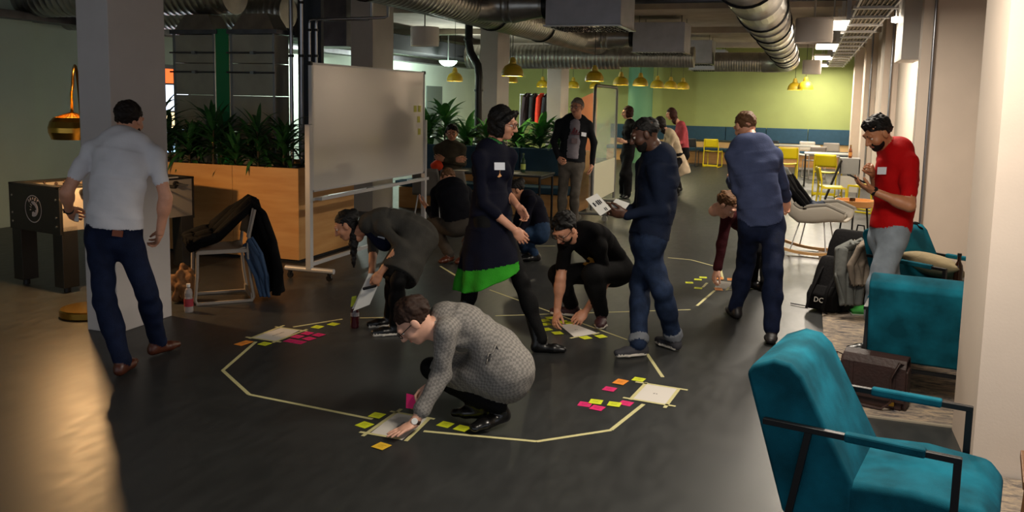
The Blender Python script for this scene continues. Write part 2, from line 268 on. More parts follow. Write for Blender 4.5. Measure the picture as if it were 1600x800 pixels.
# ------------------------------------------------------------------ materials of the place
def floor_mat():
    m = mat('floor_lino', '#3a3b3b', .34, spec=.38)
    nt = m.node_tree; N = nt.nodes; L = nt.links; b = N['Principled BSDF']
    tc = N.new('ShaderNodeTexCoord')
    n1 = N.new('ShaderNodeTexNoise'); n1.inputs['Scale'].default_value = .55; n1.inputs['Detail'].default_value = 5
    n2 = N.new('ShaderNodeTexNoise'); n2.inputs['Scale'].default_value = 14; n2.inputs['Detail'].default_value = 6
    mp = N.new('ShaderNodeMapping'); mp.inputs['Scale'].default_value = (1, .35, 1)
    L.new(tc.outputs['Object'], n1.inputs['Vector']); L.new(tc.outputs['Object'], mp.inputs['Vector']); L.new(mp.outputs['Vector'], n2.inputs['Vector'])
    mx = N.new('ShaderNodeMix'); mx.data_type = 'RGBA'
    r1 = N.new('ShaderNodeValToRGB'); r1.color_ramp.elements[0].color = lin('#252626'); r1.color_ramp.elements[1].color = lin('#343636'); r1.color_ramp.elements[0].position = .3; r1.color_ramp.elements[1].position = .7
    r2 = N.new('ShaderNodeValToRGB'); r2.color_ramp.elements[0].color = lin('#262728'); r2.color_ramp.elements[1].color = lin('#3a3b3b'); r2.color_ramp.elements[0].position = .35; r2.color_ramp.elements[1].position = .7
    L.new(n1.outputs['Fac'], r1.inputs['Fac']); L.new(n2.outputs['Fac'], r2.inputs['Fac'])
    mx.inputs['Factor'].default_value = .35
    L.new(r1.outputs['Color'], mx.inputs['A']); L.new(r2.outputs['Color'], mx.inputs['B']); L.new(mx.outputs['Result'], b.inputs['Base Color'])
    r3 = N.new('ShaderNodeMapRange'); r3.inputs['To Min'].default_value = .33; r3.inputs['To Max'].default_value = .48
    L.new(n2.outputs['Fac'], r3.inputs['Value']); L.new(r3.outputs['Result'], b.inputs['Roughness'])
    bp = N.new('ShaderNodeBump'); bp.inputs['Strength'].default_value = .05; L.new(n2.outputs['Fac'], bp.inputs['Height']); L.new(bp.outputs['Normal'], b.inputs['Normal'])
    return m
M_floor = floor_mat()
M_cream = mat('wall_cream', '#d2c2b3', .85, var=.03, vscale=3, bump=.05, bscale=80)
M_mint = mat('wall_mint', '#b9cbbd', .85, var=.03, vscale=2, bump=.04, bscale=60)
M_green = mat('wall_green', '#95a062', .85, var=.04, vscale=2, bump=.04, bscale=60)
M_teal_paint = mat('paint_teal', '#5f8f6e', .7)
M_ceil = mat('ceiling_concrete', '#a3978a', .9, var=.12, vscale=2.5, bump=.1, bscale=30)
M_col = mat('column_white', '#b9b3b0', .8, var=.03, vscale=4, bump=.04, bscale=70)
M_steel = mat('galvanised_steel', '#a9a7a1', .34, .92, var=.16, vscale=5, bump=.06, bscale=14)
M_steel_d = mat('dull_steel', '#65656a', .42, 1., var=.2, vscale=4, bump=.05, bscale=20)
M_pipe = mat('pipe_steel', '#9a9ca2', .28, 1.)
M_black = mat('black_metal', '#121214', .42, .3)
M_dark = mat('dark_void', '#14161a', .9)
M_birch = mat('birch_ply', '#c99a60', .5, color2='#b9864c', vscale=3.2, stretch=(.5, .5, 4), bump=.04, bscale=50)
M_birch_l = mat('birch_light', '#d3ac74', .5, var=.06, vscale=6)
M_teal = mat('teal_velvet', '#0d5566', .85, var=.38, vscale=6, bump=.25, bscale=400, spec=.12)
M_blue = mat('bench_blue', '#25475c', .85, var=.08, vscale=9, bump=.1, bscale=250)
M_yellow = mat('yellow_plastic', '#d3bd10', .42)
M_white_metal = mat('white_metal', '#b9babd', .4, .2)
M_white = mat('white_plastic', '#c8c2bb', .45)
M_brass = mat('brass', '#b08a3c', .25, 1., bump=.03, bscale=80)
M_soil = mat('soil', '#1e1712', .95, bump=.5, bscale=40)
M_grey_pl = mat('grey_plastic', '#6f6c68', .5)
M_glass = mat('pane_glass', '#cfe0d4', .05, 0, trans=.0, alpha=.32)

# ------------------------------------------------------------------ the room
XL, XR, YB, ZC = -10.0, 1.32, 27.0, 3.46
struct('floor', MB().bb(-12, 5, -4, YB+.3, -.2, 0), M_floor)
struct('ceiling', MB().bb(-12, 5, -4, YB+.3, ZC, ZC+.2), M_ceil)
struct('wall_left', MB().bb(XL-.2, XL, -4, YB, 0, ZC), M_mint)
struct('trim_1', MB().bb(XL, XL+.12, 4.0, 9.02, 0, ZC), M_mint)
struct('wall_back', MB().bb(XL-.2, XR+.6, YB, YB+.2, 0, ZC), M_green)
struct('wall_right', MB().bb(XR, XR+.2, 10.42, YB, 0, ZC), M_cream)
struct('wall_alcove_end', MB().bb(1.10, 2.8, 10.3, 10.5, 0, ZC), M_cream)
struct('wall_alcove_side', MB().bb(2.6, 2.8, 4.64, 10.3, 0, ZC), M_cream)
# pilasters of the window wall
for i, y in enumerate((15.3, 20.3, 25.2)):
    struct('trim_%d' % (i+3), MB().bb(1.10, XR+.02, y, y+.75, 0, ZC), M_cream)
# the thick pier beside the armchairs
struct('wall_pier', MB().bb(.862, 3.2, 4.64, 5.25, 0, ZC), M_cream)
# free-standing columns
def column(i, x0, x1, y0, y1): struct('trim_%d' % i, MB().bb(x0, x1, y0, y1, 0, ZC), M_col, bevel=.006)
column(6, -5.085, -4.795, 5.02, 5.60)
column(7, -6.76, -6.38, 12.0, 12.7)
column(8, -6.08, -5.72, 15.8, 16.5)
column(9, -5.97, -5.62, 20.0, 20.7)
struct('trim_10', MB().lathe([(.36, 0), (.36, ZC)], 28, (-4.75, 25.6, 0)), M_teal_paint)
# ceiling beams across the room
for i, y in enumerate((9.6, 14.6, 19.6, 24.6)):
    struct('trim_%d' % (11+i), MB().bb(-10, XR, y, y+.28, ZC-.13, ZC), M_ceil)
# door recess and lit window in the mint wall
struct('door_1', MB().bb(XL, XL+.03, 21.9, 22.95, 0, 2.12), mat('door_grey', '#5c6862', .6))
wn = struct('window_1', MB().bb(XL, XL+.06, 10.55, 12.2, .75, 2.25), M_black)
obj('pane', MB().bb(XL+.06, XL+.07, 10.62, 12.13, 1.95, 2.18), mat('pane_orange', '#e2561c', .4, emit=1.2), wn)
obj('pane', MB().bb(XL+.06, XL+.07, 10.62, 12.13, 1.50, 1.92), mat('pane_pale', '#c9d6ee', .4, emit=1.5), wn)
obj('pane', MB().bb(XL+.06, XL+.07, 10.62, 12.13, 1.22, 1.47), mat('pane_cream', '#e8cf9c', .4, emit=1.1), wn)
obj('pane', MB().bb(XL+.06, XL+.07, 10.62, 12.13, .82, 1.19), mat('pane_blue', '#9ec4e6', .4, emit=1.1), wn)
# rugs
def rug_mat():
    m = mat('rug_distressed', '#8d7f70', .95); nt = m.node_tree; N = nt.nodes; L = nt.links; b = N['Principled BSDF']
    tc = N.new('ShaderNodeTexCoord'); mp = N.new('ShaderNodeMapping'); mp.inputs['Scale'].default_value = (1.2, 3.2, 1)
    n = N.new('ShaderNodeTexNoise'); n.inputs['Scale'].default_value = 7; n.inputs['Detail'].default_value = 9; n.inputs['Roughness'].default_value = .72; n.inputs['Distortion'].default_value = .8
    rp = N.new('ShaderNodeValToRGB'); e = rp.color_ramp.elements; e[0].position = .36; e[0].color = lin('#3d3c42'); e[1].position = .62; e[1].color = lin('#a8957c')
    q = e.new(.5); q.color = lin('#82766a')
    L.new(tc.outputs['Object'], mp.inputs['Vector']); L.new(mp.outputs['Vector'], n.inputs['Vector']); L.new(n.outputs['Fac'], rp.inputs['Fac']); L.new(rp.outputs['Color'], b.inputs['Base Color'])
    return m
M_rug = rug_mat()
r = obj('rug', MB().bb(.205, 1.08, 5.30, 11.5, 0, .008), M_rug); tag(r, 'distressed grey and beige rug under the brown satchel and backpack', 'rug')
obj('rug_edge', MB().bb(.205, 1.08, 5.275, 5.30, 0, .009), mat('rug_binding', '#8f8676', .9), r)
r = obj('rug', MB().bb(.90, 3.0, 2.2, 4.62, 0, .008), M_rug); tag(r, 'distressed grey and beige rug in front of the cream pier', 'rug')

# ------------------------------------------------------------------ ceiling services
def spiral(mb, a, b, r, pitch=.11, n=28):
    """duct with raised spiral ribs as rings"""
    a, b = V(a), V(b); L = (b-a).length; t = (b-a)/L; k = max(2, int(L/pitch)); pts = []; rs = []
    for i in range(k+1):
        p = a+t*(L*i/k); pts += [p-t*.006, p, p+t*.006]; rs += [r, r+.005, r]
    mb.tube(pts, rs, n)
def ring(a, t, r, w=.03):
    a, t = V(a), V(t).normalized(); return MB().tube([a-t*w/2, a-t*w/2, a+t*w/2, a+t*w/2], [r-.01, r+.012, r+.012, r-.01], 28)
d = thing('ventilation_duct', 'long round galvanised duct feeding the ceiling boxes over the aisle', 'duct', (-4.45, 6, 3.06))
YS = [-2.0, 5.0, 8.2, 12.0, 14.4, 18.65]
for y0, y1 in zip(YS[:-1], YS[1:]):
    mb = MB(); spiral(mb, (0, y0-6, 0), (0, y1-6, 0), .26); obj('duct_section', mb, M_steel, d)
for y in YS[1:-1]: obj('rubber_ring', ring((0, y-6, 0), (0, 1, 0), .27), M_black, d)
BOX = [(11.0, 2.75), (16.9, 2.75), (21.8, 2.75), (25.3, 2.73)]
for y, z in BOX[:2]:
    yy = y-6+.35
    mb = MB(); mb.tube([(.0, yy-.5, 0), (.12, yy-.2, 0), (.34, yy, 0), (.5, yy, 0)], .22, 22); obj('elbow', mb, M_steel, d)
    mb = MB().lathe([(.225, .44), (.235, .47), (.225, .5), (.225, .54), (.235, .57), (.225, .6), (.16, .95), (.16, 1.02)], 24, (0, yy, 0), 'X'); obj('reducer', mb, M_steel, d)
    obj('rubber_ring', MB().lathe([(.155, 1.0), (.18, 1.0), (.18, 1.06), (.155, 1.06)], 24, (0, yy, 0), 'X'), M_black, d)
names_box = ['largest of the row', 'second of the row after the largest', 'third of the row before the smallest', 'smallest, nearest the green wall']
for i, (y, z) in enumerate(BOX):
    t = thing('silencer_box', 'grey sheet-metal ceiling box with grille underneath, '+names_box[i], 'ceiling box', (-2.83, y, z), 0)
    obj('case', MB().bb(-.50, .50, 0, .9, .02, .58), mat('box_grey', '#a9abb4', .5, .25, var=.08, vscale=5), t, bevel=.008)
    obj('rim', MB().bb(-.52, .52, -.02, .92, 0, .02), M_steel, t)
    mb = MB()
    random.seed(i)
    for a in range(8):
        for b in range(14):
            q = random.random()*PI; c = (-.42+b*.065, .08+a*.105, -.004)
            mb.box(c, (.045, .016, .012), q)
    tag(obj('grille', mb, M_dark, t), None, kind='stuff')
    for sx in (-.4, .42):
        obj('hanger_rod', MB().tube([(sx, .1, .58), (sx, .1, ZC-z)], .006, 6), M_black, t)
        obj('hanger_rod', MB().tube([(sx, .8, .58), (sx, .8, ZC-z)], .006, 6), M_black, t)
d = thing('ventilation_duct', 'large round galvanised duct beside the white drum lamps', 'duct', (-.53, 2, 2.82))
YS = [-4, 7.2, 9.6, 11.4, 13.0, 15.2, 17.0, 19.0, 21.0]
for y0, y1 in zip(YS[:-1], YS[1:]):
    mb = MB(); spiral(mb, (0, y0-2, 0), (0, y1-2, 0), .255, 1.3); obj('duct_section', mb, M_steel, d)
for y in YS[1:-1]: obj('rubber_ring', ring((0, y-2, 0), (0, 1, 0), .262), M_black, d)
for y in (10.4, 14.2, 18.0): obj('steel_collar', ring((0, y-2, 0), (0, 1, 0), .258, .12), M_steel, d)
mb = MB().tube([(0, 19, 0), (-.02, 19.5, 0), (-.12, 19.9, 0), (-.35, 20.15, 0), (-.6, 20.2, 0)], .25, 26); obj('elbow', mb, M_steel, d)
mb = MB(); spiral(mb, (-.6, 20.2, 0), (-1.74, 20.2, 0), .235, .06); obj('duct_section', mb, M_steel, d)
d = thing('ventilation_duct', 'wide ribbed duct crossing behind the yellow lamps by the white columns', 'duct', (-7.6, 19, 2.77))
mb = MB(); spiral(mb, (0, 0, 0), (3.6, 0, 0), .27, .09); obj('duct_section', mb, M_steel, d)
mb = MB(); spiral(mb, (3.6, 0, 0), (5.2, 0, 0), .22, .06); obj('duct_section', mb, M_steel, d)
obj('rubber_ring', ring((.04, 0, 0), (1, 0, 0), .275, .08), M_black, d)
for x in (.6, 2.2, 3.4): obj('hanger_rod', MB().tube([(x, 0, .26), (x, 0, ZC-2.77)], .008, 6), M_black, d)
d = thing('ventilation_duct', 'round galvanised duct above the football table and planter', 'duct', (-10, 8.95, 3.02))
for x0, x1 in ((0, .9), (.9, 1.7), (1.7, 3.38)):
    mb = MB(); spiral(mb, (x0, 0, 0), (x1, 0, 0), .27, .09); obj('duct_section', mb, M_steel, d)
obj('rubber_ring', ring((.9, 0, 0), (1, 0, 0), .277, .04), M_black, d)
d2 = thing('ventilation_duct', 'thinner round galvanised duct behind the one over the football table', 'duct', (-10, 9.75, 2.85))
mb = MB(); spiral(mb, (0, 0, 0), (3.6, 0, 0), .20, .08); obj('duct_section', mb, M_steel, d2)
b = obj('ceiling_rail', MB().bb(XL, XL+.35, 4, 25, 2.70, 2.80), M_steel_d); tag(b, 'long grey metal rail along the top of the mint wall', 'rail')
b = thing('cable_channel', 'dark wide cable channel hanging over the mint wall', 'channel', (XL+.8, 14, 2.85))
obj('channel_body', MB().bb(-.4, .4, 0, 11, 0, .35), M_dark, b, bevel=.01)
for yy in (.5, 3.5, 7, 10.5): obj('hanger_rod', MB().tube([(0, yy, .35), (0, yy, ZC-2.85)], .012, 6), M_black, b)
# sheet-metal shafts standing in the planter
def shaft(x0, x1, y0, label):
    t = thing('air_shaft', label, 'air shaft', ((x0+x1)/2, y0, 0)); w = x1-x0
    m = mat('shaft_steel', '#a3a092', .42, .6, var=.12, vscale=3)
    zs = [.955, 1.35, 1.78, 2.16, 2.5]
    for z0, z1 in zip(zs[:-1], zs[1:]): obj('panel', MB().bb(-w/2, w/2, 0, .30, z0, z1-.006), m, t, bevel=.004)
    for sx in (-1, 1): obj('edge_flange', MB().bb(sx*w/2-.012, sx*w/2+.012, -.02, .0, .955, 2.5), M_pipe, t)
    for z in (2.28, 2.05):
        obj('tie_rod', MB().tube([(-w/2-.05, -.03, z), (w/2+.02, -.03, z)], .010, 8), M_steel_d, t)
        obj('rod_clamp', MB().box((.02, -.03, z), (.05, .05, .035)), M_pipe, t)
    obj('top_flange', MB().bb(-w/2-.04, w/2+.06, -.04, .34, 2.5, 2.55), M_steel_d, t)
    obj('hopper', MB().add([(-w/2, 0, 2.55), (w/2, 0, 2.55), (w/2, .30, 2.55), (-w/2, .30, 2.55), (-w/2+.12, .05, 2.74), (w/2-.12, .05, 2.74), (w/2-.12, .28, 2.74), (-w/2+.12, .28, 2.74)],
        [(0, 1, 5, 4), (1, 2, 6, 5), (2, 3, 7, 6), (3, 0, 4, 7), (4, 5, 6, 7)]), M_steel, t)
shaft(-7.34, -6.76, 8.74, 'flat sheet-metal air shaft with tie rods beside the lit window')
shaft(-6.52, -5.93, 8.74, 'flat sheet-metal air shaft with tie rods beside the vertical pipes')
g = obj('painted_gap_light', MB().bb(-6.73, -6.55, 8.72, 8.735, 0.955, 2.56), mat('gap_light_color', '#0f7a44', .4)); tag(g, 'deep green strip painted as the light in the gap between the two metal air shafts', 'panel')  # added strip: its green colour stands in for green light behind the gap
s = obj('wall_slab', MB().bb(-5.88, -5.56, 9.16, 9.22, 0.0, ZC), mat('slab_dark', '#343a42', .6, .4)); tag(s, 'dark grey metal slab behind the vertical pipes', 'panel')
for i, (x, lab) in enumerate(((-5.87, 'thick steel pipe standing next to the air shaft'), (-5.73, 'second thick steel pipe from the air shaft'), (-5.62, 'thin steel pipe with a bend next to the whiteboard'), (-5.53, 'thin steel pipe closest to the whiteboard, with a bend'))):
    t = thing('steel_pipe', lab, 'pipe', (x, 9.0, 0))
    rr = .024 if i < 2 else .016; top = ZC if i == 0 else (3.0 if i == 1 else 2.68)
    pts = [(0, 0, .955), (0, 0, top-.05)]
    if i == 1: pts += [(.02, 0, top), (.08, 0, top+.03), (1.1, .3, top+.02)]
    if i > 1: pts += [(.01, 0, top-.01), (.05, 0, top), (.75+.12*(i-2), .05, top+.02*(i-2)), (.79+.12*(i-2), .05, top+.03), (.80+.12*(i-2), .05, ZC)]
    obj('pipe', MB().tube(pts, rr, 10), M_pipe, t)
    for z in (2.26, top-.12): obj('pipe_clamp', MB().lathe([(rr, -.015), (rr+.010, -.015), (rr+.010, .015), (rr, .015)], 12, (0, 0, z)), M_black, t)
c = obj('cabinet_box', MB().bb(-8.15, -7.35, 12.9, 13.6, 2.62, ZC-.01), M_steel_d, bevel=.01); tag(c, 'grey metal ventilation cabinet hanging behind the thin pipes', 'ceiling box')
t = thing('drain_pipe', 'thick black drain pipe with an offset bend in front of the white column', 'pipe', (-6.0, 15.3, 0))
obj('pipe', MB().tube([(.1, 0, .3), (.10, 0, 2.2), (.07, 0, 2.42), (-.08, 0, 2.66), (-.12, 0, 2.85), (-.12, 0, 3.2), (-.2, 0, 3.42)], .075, 14), M_black, t)
for z in (1.95, 2.9): obj('pipe_clamp', MB().lathe([(.07, -.02), (.095, -.02), (.095, .02), (.07, .02)], 14, (.1 if z < 2 else -.12, 0, z)), M_black, t)
b = obj('ceiling_pipe', MB().tube([(-4.0, 13.2, 3.30), (1.2, 13.2, 3.30)], .035, 10), M_steel_d); tag(b, 'thin grey pipe running across under the ceiling', 'pipe')
# cable tray with light panels over the window side
t = thing('cable_tray', 'wide perforated cable tray running along the cream window wall', 'cable tray', (.62, 0, 2.90))
for x in (-.18, .20): obj('side_rail', MB().bb(x-.012, x+.012, 4, 26.5, -.02, .06), M_white_metal, t)
for i, y in enumerate(np.arange(5.0, 26.4, 1.1)): obj('cross_bar', MB().bb(-.22, .24, y-.06, y+.06, -.03, .0), M_white_metal, t)
for i, y in enumerate(np.arange(5.0, 26.0, 2.2)):
    obj('hanger', MB().bb(-.25, -.20, y-.03, y+.03, -.05, .56), M_white_metal, t)
mb = MB()
for x in np.linspace(-.14, .16, 7): mb.bb(x-.008, x+.008, 4, 26.5, -.005, .012)
tag(obj('cables', mb, mat('cable_beige', '#9a907c', .7), t), None, kind='stuff')
obj('tray_bottom', MB().bb(-.17, .19, 4, 26.5, .012, .02), mat('tray_steel', '#6b6455', .6, .4), t)
labs = ['closest to the white cylinder lamp', 'second from the white cylinder lamp', 'third from the white cylinder lamp', 'at the green wall end of the row']
for i, y in enumerate((12.9, 17.5, 21.6, 25.6)):
    t = thing('ceiling_panel_light', 'glowing rectangular ceiling light panel '+labs[i], 'ceiling light', (.25, y, 2.9))
    obj('frame', MB().bb(-.21, .21, -.72, .72, .0, .05), M_white, t)
    obj('diffuser', MB().bb(-.19, .19, -.70, .70, -.012, .0), mat('diffuser', '#fff0d8', .5, emit=7), t)
    obj('hanger', MB().tube([(0, 0, .05), (0, 0, .56)], .012, 6), M_white_metal, t)
def drum(x, y, z, r, label):
    t = thing('drum_lamp', label, 'lamp', (x, y, z))
    obj('shade', MB().lathe([(0, .0), (r*.96, 0), (r*.97, -.02), (r, .02), (r, .27), (r*.97, .29), (0, .29)], 32), mat('drum_white', '#d6cfca', .6), t)
    obj('cord', MB().tube([(0, 0, .28), (0, 0, ZC-z)], .012, 8), M_white, t)
drum(-6.06, 13.2, 2.66, .235, 'white cylinder ceiling lamp beside the round duct and white column')
drum(.0, 12.0, 2.62, .235, 'white cylinder ceiling lamp beside the large duct, bigger one')
drum(.0, 20.9, 2.52, .205, 'white cylinder ceiling lamp close to the green wall, smaller one')
# yellow bell pendants
M_bell = mat('bell_yellow', '#b09412', .5, var=.05)
pend_spots = [(-7.48, 17.9, 'yellow bell pendant lamp in front of the mint wall'), (-4.57, 13.34, 'largest yellow bell pendant lamp, next to the white column'),
    (-7.39, 24.3, 'yellow bell pendant lamp above the coat rack'), (-6.58, 24.7, 'yellow bell pendant lamp just right of the slim white column'),
    (-3.9, 16.2, 'second largest yellow bell pendant lamp, above the grey-haired man'), (-4.12, 19.7, 'yellow bell pendant lamp above the tall glass board'),
    (-3.76, 20.2, 'yellow bell pendant lamp above the woman in black'), (-3.75, 22.5, 'yellow bell pendant lamp, third from the end of the long row'),
    (-3.51, 23.2, 'yellow bell pendant lamp, second from the end of the long row'), (-3.3, 24.0, 'yellow bell pendant lamp, last of the long row'),
    (-.12, 22.1, 'front yellow bell pendant lamp of the pair under the small drum lamp'), (-.38, 23.3, 'rear yellow bell pendant lamp of the pair under the small drum lamp'),
    (-6.36, 18.4, 'small yellow bell pendant lamp half behind the white column'), (-6.05, 25.3, 'small yellow bell pendant lamp beside the glass board frame')]
pproto = None
for x, y, lab in pend_spots:
    if pproto is None:
        t = pproto = thing('pendant_lamp', lab, 'lamp', (x, y, 2.17), 0, 'yellow bell pendant lamps')
        obj('shade', MB().lathe([(.172, .004), (.18, .0), (.178, .05), (.165, .10), (.13, .155), (.085, .185), (.06, .195), (.06, .23), (.052, .235), (.05, .27), (.04, .275), (.035, .30), (0, .30)], 24), M_bell, t)
        obj('inside', MB().lathe([(.172, .006), (.17, .05), (.155, .095), (.12, .148), (0, .175)], 24), mat('bell_inside', '#f3e6b0', .6), t)
        obj('bulb', MB().lathe([(0, .03), (.03, .045), (.042, .075), (.03, .11), (.02, .15), (0, .16)], 12), mat('bulb_glow', '#fff2cc', .5, emit=14), t)
        obj('cord', MB().tube([(0, 0, .3), (0, 0, ZC-2.17)], .006, 6), M_black, t)
    else:
        t = copy_tree(pproto); t.location = (x, y, 2.17); t['label'] = lab
        top = {(-4.57, 13.34): 2.815, (-4.12, 19.7): ZC}.get((x, y), ZC)
        if top < ZC:
            for ch in t.children:
                if ch.name.startswith('cord'): ch.scale.z = (top-2.17-.3)/(ZC-2.17-.3); ch.location.z = .3*(1-ch.scale.z)
    point_light('pendant_glow', (x, y, 2.165), 9, (1, .90, .62), .05)
# the round lamp and the lit strip that glow under the services along the mint wall
t = thing('bowl_lamp', 'glowing round ceiling lamp at the mint wall behind a yellow pendant', 'ceiling light', (-8.5, 19.9, 2.58))
obj('bowl', MB().lathe([(0, 0), (.09, .008), (.16, .035), (.21, .085), (.225, .13), (0, .13)], 28), mat('bowl_glow', '#d4ffe2', .5, emit=3), t)
obj('stem', MB().tube([(0, 0, .13), (0, 0, ZC-2.58)], .014, 8), M_white_metal, t)
point_light('bowl_lamp_light', (-8.5, 19.9, 2.50), 200, (.90, 1, .90), .2)
t = thing('strip_lamp', 'short glowing strip lamp under the services behind the thin pipes', 'ceiling light', (-9.3, 15.4, 2.79))
obj('diffuser', MB().bb(-.06, .06, -.35, .35, 0, .03), mat('bowl_glow', '#d4ffe2'), t)
obj('housing', MB().bb(-.08, .08, -.37, .37, .03, .06), M_white_metal, t)
area_light('strip_lamp_light', (-9.3, 15.4, 2.775), (.12, .7), 60, (.90, 1, .90))
# services on the window wall
for y, lab in ((10.26, 'thin steel conduit on the pilaster behind the man in red'), (15.26, 'thin steel conduit on the second pilaster of the cream wall'), (20.26, 'thin steel conduit on the third pilaster of the cream wall')):
    p = obj('conduit', MB().tube([(1.21, y, 0), (1.21, y, ZC)], .016, 8), M_pipe); tag(p, lab, 'pipe')
t = thing('wall_cabinet', 'white box with a glowing lamp high on the cream wall', 'wall box', (1.08, 11.4, 2.35))
obj('case', MB().bb(-.10, .12, -.25, .6, 0, .85), M_white, t, bevel=.006)
obj('lamp', MB().lathe([(0, -.03), (.05, -.02), (.05, .04), (0, .05)], 12, (-.14, .3, .5)), mat('wall_lamp_glow', '#fff2dc', .5, emit=9), t)
obj('bracket', MB().tube([(-.14, .3, .5), (-.14, .3, .95)], .008, 6), M_white_metal, t)

# ------------------------------------------------------------------ furniture
def armchair(label, loc, rz, group='teal velvet armchairs'):
    t = thing('armchair', label, 'armchair', loc, rz, group)
    W = .285
    fr = (V((1, 0, 0)), V((0, 0, 1)), V((0, -1, 0)), V((0, 0, 0)))
    obj('back_cushion', MB().prism([(-.20, .24), (-.345, .24), (-.51, .765), (-.49, .800), (-.41, .838), (-.345, .830), (-.30, .79), (-.10, .42), (-.10, .20)], -W, W, fr), M_teal, t, bevel=.018)
    obj('seat_cushion', MB().prism([(-.13, .21), (.30, .21), (.365, .25), (.375, .36), (.32, .425), (.10, .44), (-.13, .42)], -W+.004, W-.004, fr), M_teal, t, bevel=.03)
    for s in (-1, 1):
        y = s*(W+.016)
        f = MB(); f.bar((-.43, y, .60), (.245, y, .60), .026, .022); f.bar((.235, y, .61), (.235, y, 0), .026, .024)
        f.bar((-.26, y, .60), (-.36, y, 0), .026, .024); f.bar((-.33, y, .19), (.235, y, .19), .022)
        o = obj('side_frame', f, M_black, t, bevel=.002)
        obj('arm_pad', MB().bar((-.135, y, .602), (.135, y, .602), .040, .034), M_teal, o, bevel=.008)
    for x_ in (.235, -.325): obj('cross_bar', MB().bar((x_, -W-.03, .19), (x_, W+.03, .19), .022), M_black, t)
    return t
armchair('teal velvet armchair with black metal arms, empty and seen from its side', (.385, 3.535, 0), R(-12.3))
a2 = armchair('teal velvet armchair turned away, its flat back behind the satchel', (.762, 6.02, .008), R(81)); a2.scale = (1, 1, .93)
armchair('teal velvet armchair piled with a cushion and coats by the cream wall', (1.03, 7.38, .008), R(-40))
# cushion and coats on the far armchair
def blob(name, label, cat, loc, rad, m, seed, parent=None, amp=.16, n=22, flat=0., rz=0., freq=5.):
    rng = random.Random(seed); ph = [rng.uniform(0, 6.28) for _ in range(9)]
    def fn(u, v):
        th, f = (u*2*PI), (v-.5)*PI; x, y, z = math.cos(f)*math.cos(th), math.cos(f)*math.sin(th), math.sin(f)
        q = 1+amp*(math.sin(x*freq+ph[0]+2*math.sin(z*3+ph[1]))+math.sin(y*freq*1.1+ph[2]+2*math.sin(x*3.3+ph[3]))+.8*math.sin(z*freq*1.4+ph[4]+y*3))/2
        p = V((x*rad[0]*q, y*rad[1]*q, z*rad[2]*q))
        p.rotate(Matrix.Rotation(rz, 3, 'Z'))
        if p.z < flat: p.z = flat+(p.z-flat)*.05
        return p
    o = obj(name, MB().grid(fn, n*2, n), m, parent, loc=loc, weld=True)
    if label: tag(o, label, cat)
    return o
def cushion_mesh(w, h, d):
    def fn(u, v):
        a, b = u*2-1, v*2-1; q = (1-abs(a)**2.6)**.55*(1-abs(b)**2.6)**.55 if abs(a) < 1 and abs(b) < 1 else 0
        pin = 1-.07*(1-abs(b))*abs(a)-.0
        return (a*w/2*(1-.08*(1-b*b)), b*h/2*(1-.08*(1-a*a)), q*d/2)
    mb = MB(); mb.grid(fn, 20, 20); mb.grid(lambda u, v: (lambda p: (p[0], p[1], -p[2]))(fn(1-u, v)), 20, 20)
    return mb
M_khaki = mat('khaki_linen', '#8a7c5e', .9, var=.1, vscale=12, bump=.4, bscale=30)
c = obj('cushion', cushion_mesh(.46, .46, .17), M_khaki, None, weld=True); c.location = (1.0, 7.50, .555); c.rotation_euler = (R(-16), R(8), R(-20)); tag(c, 'khaki linen cushion lying tilted on the teal armchair', 'cushion')
M_taupe = mat('coat_taupe', '#75695c', .9, var=.25, vscale=9, bump=.5, bscale=25)
M_greycoat = mat('coat_grey', '#5b5d5a', .9, var=.15, vscale=9, bump=.4, bscale=25)
M_blackcloth = mat('cloth_black', '#0c0c0e', .9, var=.2, vscale=10, bump=.5, bscale=30, spec=.08)
M_bluecloth = mat('cloth_blue', '#27405f', .8, var=.15, vscale=10, bump=.4, bscale=30)
blob('scarf', 'crumpled taupe and dark wool scarf heaped against the armchair back', 'scarf', (.80, 7.70, .57), (.15, .13, .15), M_taupe, 3, amp=.26, flat=-.10, freq=9.)
blob('dark_coat', 'small dark fur-edged coat bundle on top of the scarf', 'coat', (.86, 7.80, .78), (.09, .08, .07), M_blackcloth, 5, amp=.2, freq=8)
def drape(name, label, cat, pts, widths, m, parent=None, thick=.02, seed=0, n=24, fold=.02):
    """cloth strip hanging along a path, with folds across its width; widths are vectors"""
    rng = random.Random(seed); ph = rng.uniform(0, 6)
    P = [V(p) for p in pts]; Wd = [V(w_) for w_ in widths]; k = len(P)-1
    def fn(u, v):
        f = u*k; i = min(int(f), k-1); q = f-i; q = q*q*(3-2*q) if k > 1 else q
        c = P[i].lerp(P[i+1], q); w_ = Wd[i].lerp(Wd[i+1], q); t = (P[i+1]-P[i]).normalized(); nn = w_.cross(t)
        nn = nn.normalized() if nn.length > 1e-6 else V((0, 1, 0))
        b = v*2-1
        return c+w_*b+nn*fold*(math.sin(b*7+ph+u*3)+.6*math.sin(b*13+ph*2-u*4))*(.35+.65*u)
    o = obj(name, MB().grid(fn, n, n), m, parent, solid=thick)
    if label: tag(o, label, cat)
    return o
drape('jacket', 'grey-green jacket hanging down beside the black backpack', 'jacket', [(.52, 8.00, .64), (.42, 7.92, .58), (.40, 7.80, .36), (.41, 7.74, .12)], [(.10, .14, 0), (.12, .12, 0), (.11, .06, 0), (.07, .03, 0)], M_greycoat, thick=.05, fold=.03, seed=4)
drape('jacket', 'taupe jacket sleeve folded over the armchair arm', 'jacket', [(.62, 7.95, .68), (.52, 7.88, .62), (.47, 7.76, .46), (.48, 7.72, .30)], [(.06, .16, 0), (.08, .13, 0), (.09, .05, 0), (.07, .03, 0)], M_taupe, thick=.045, fold=.025, seed=9)
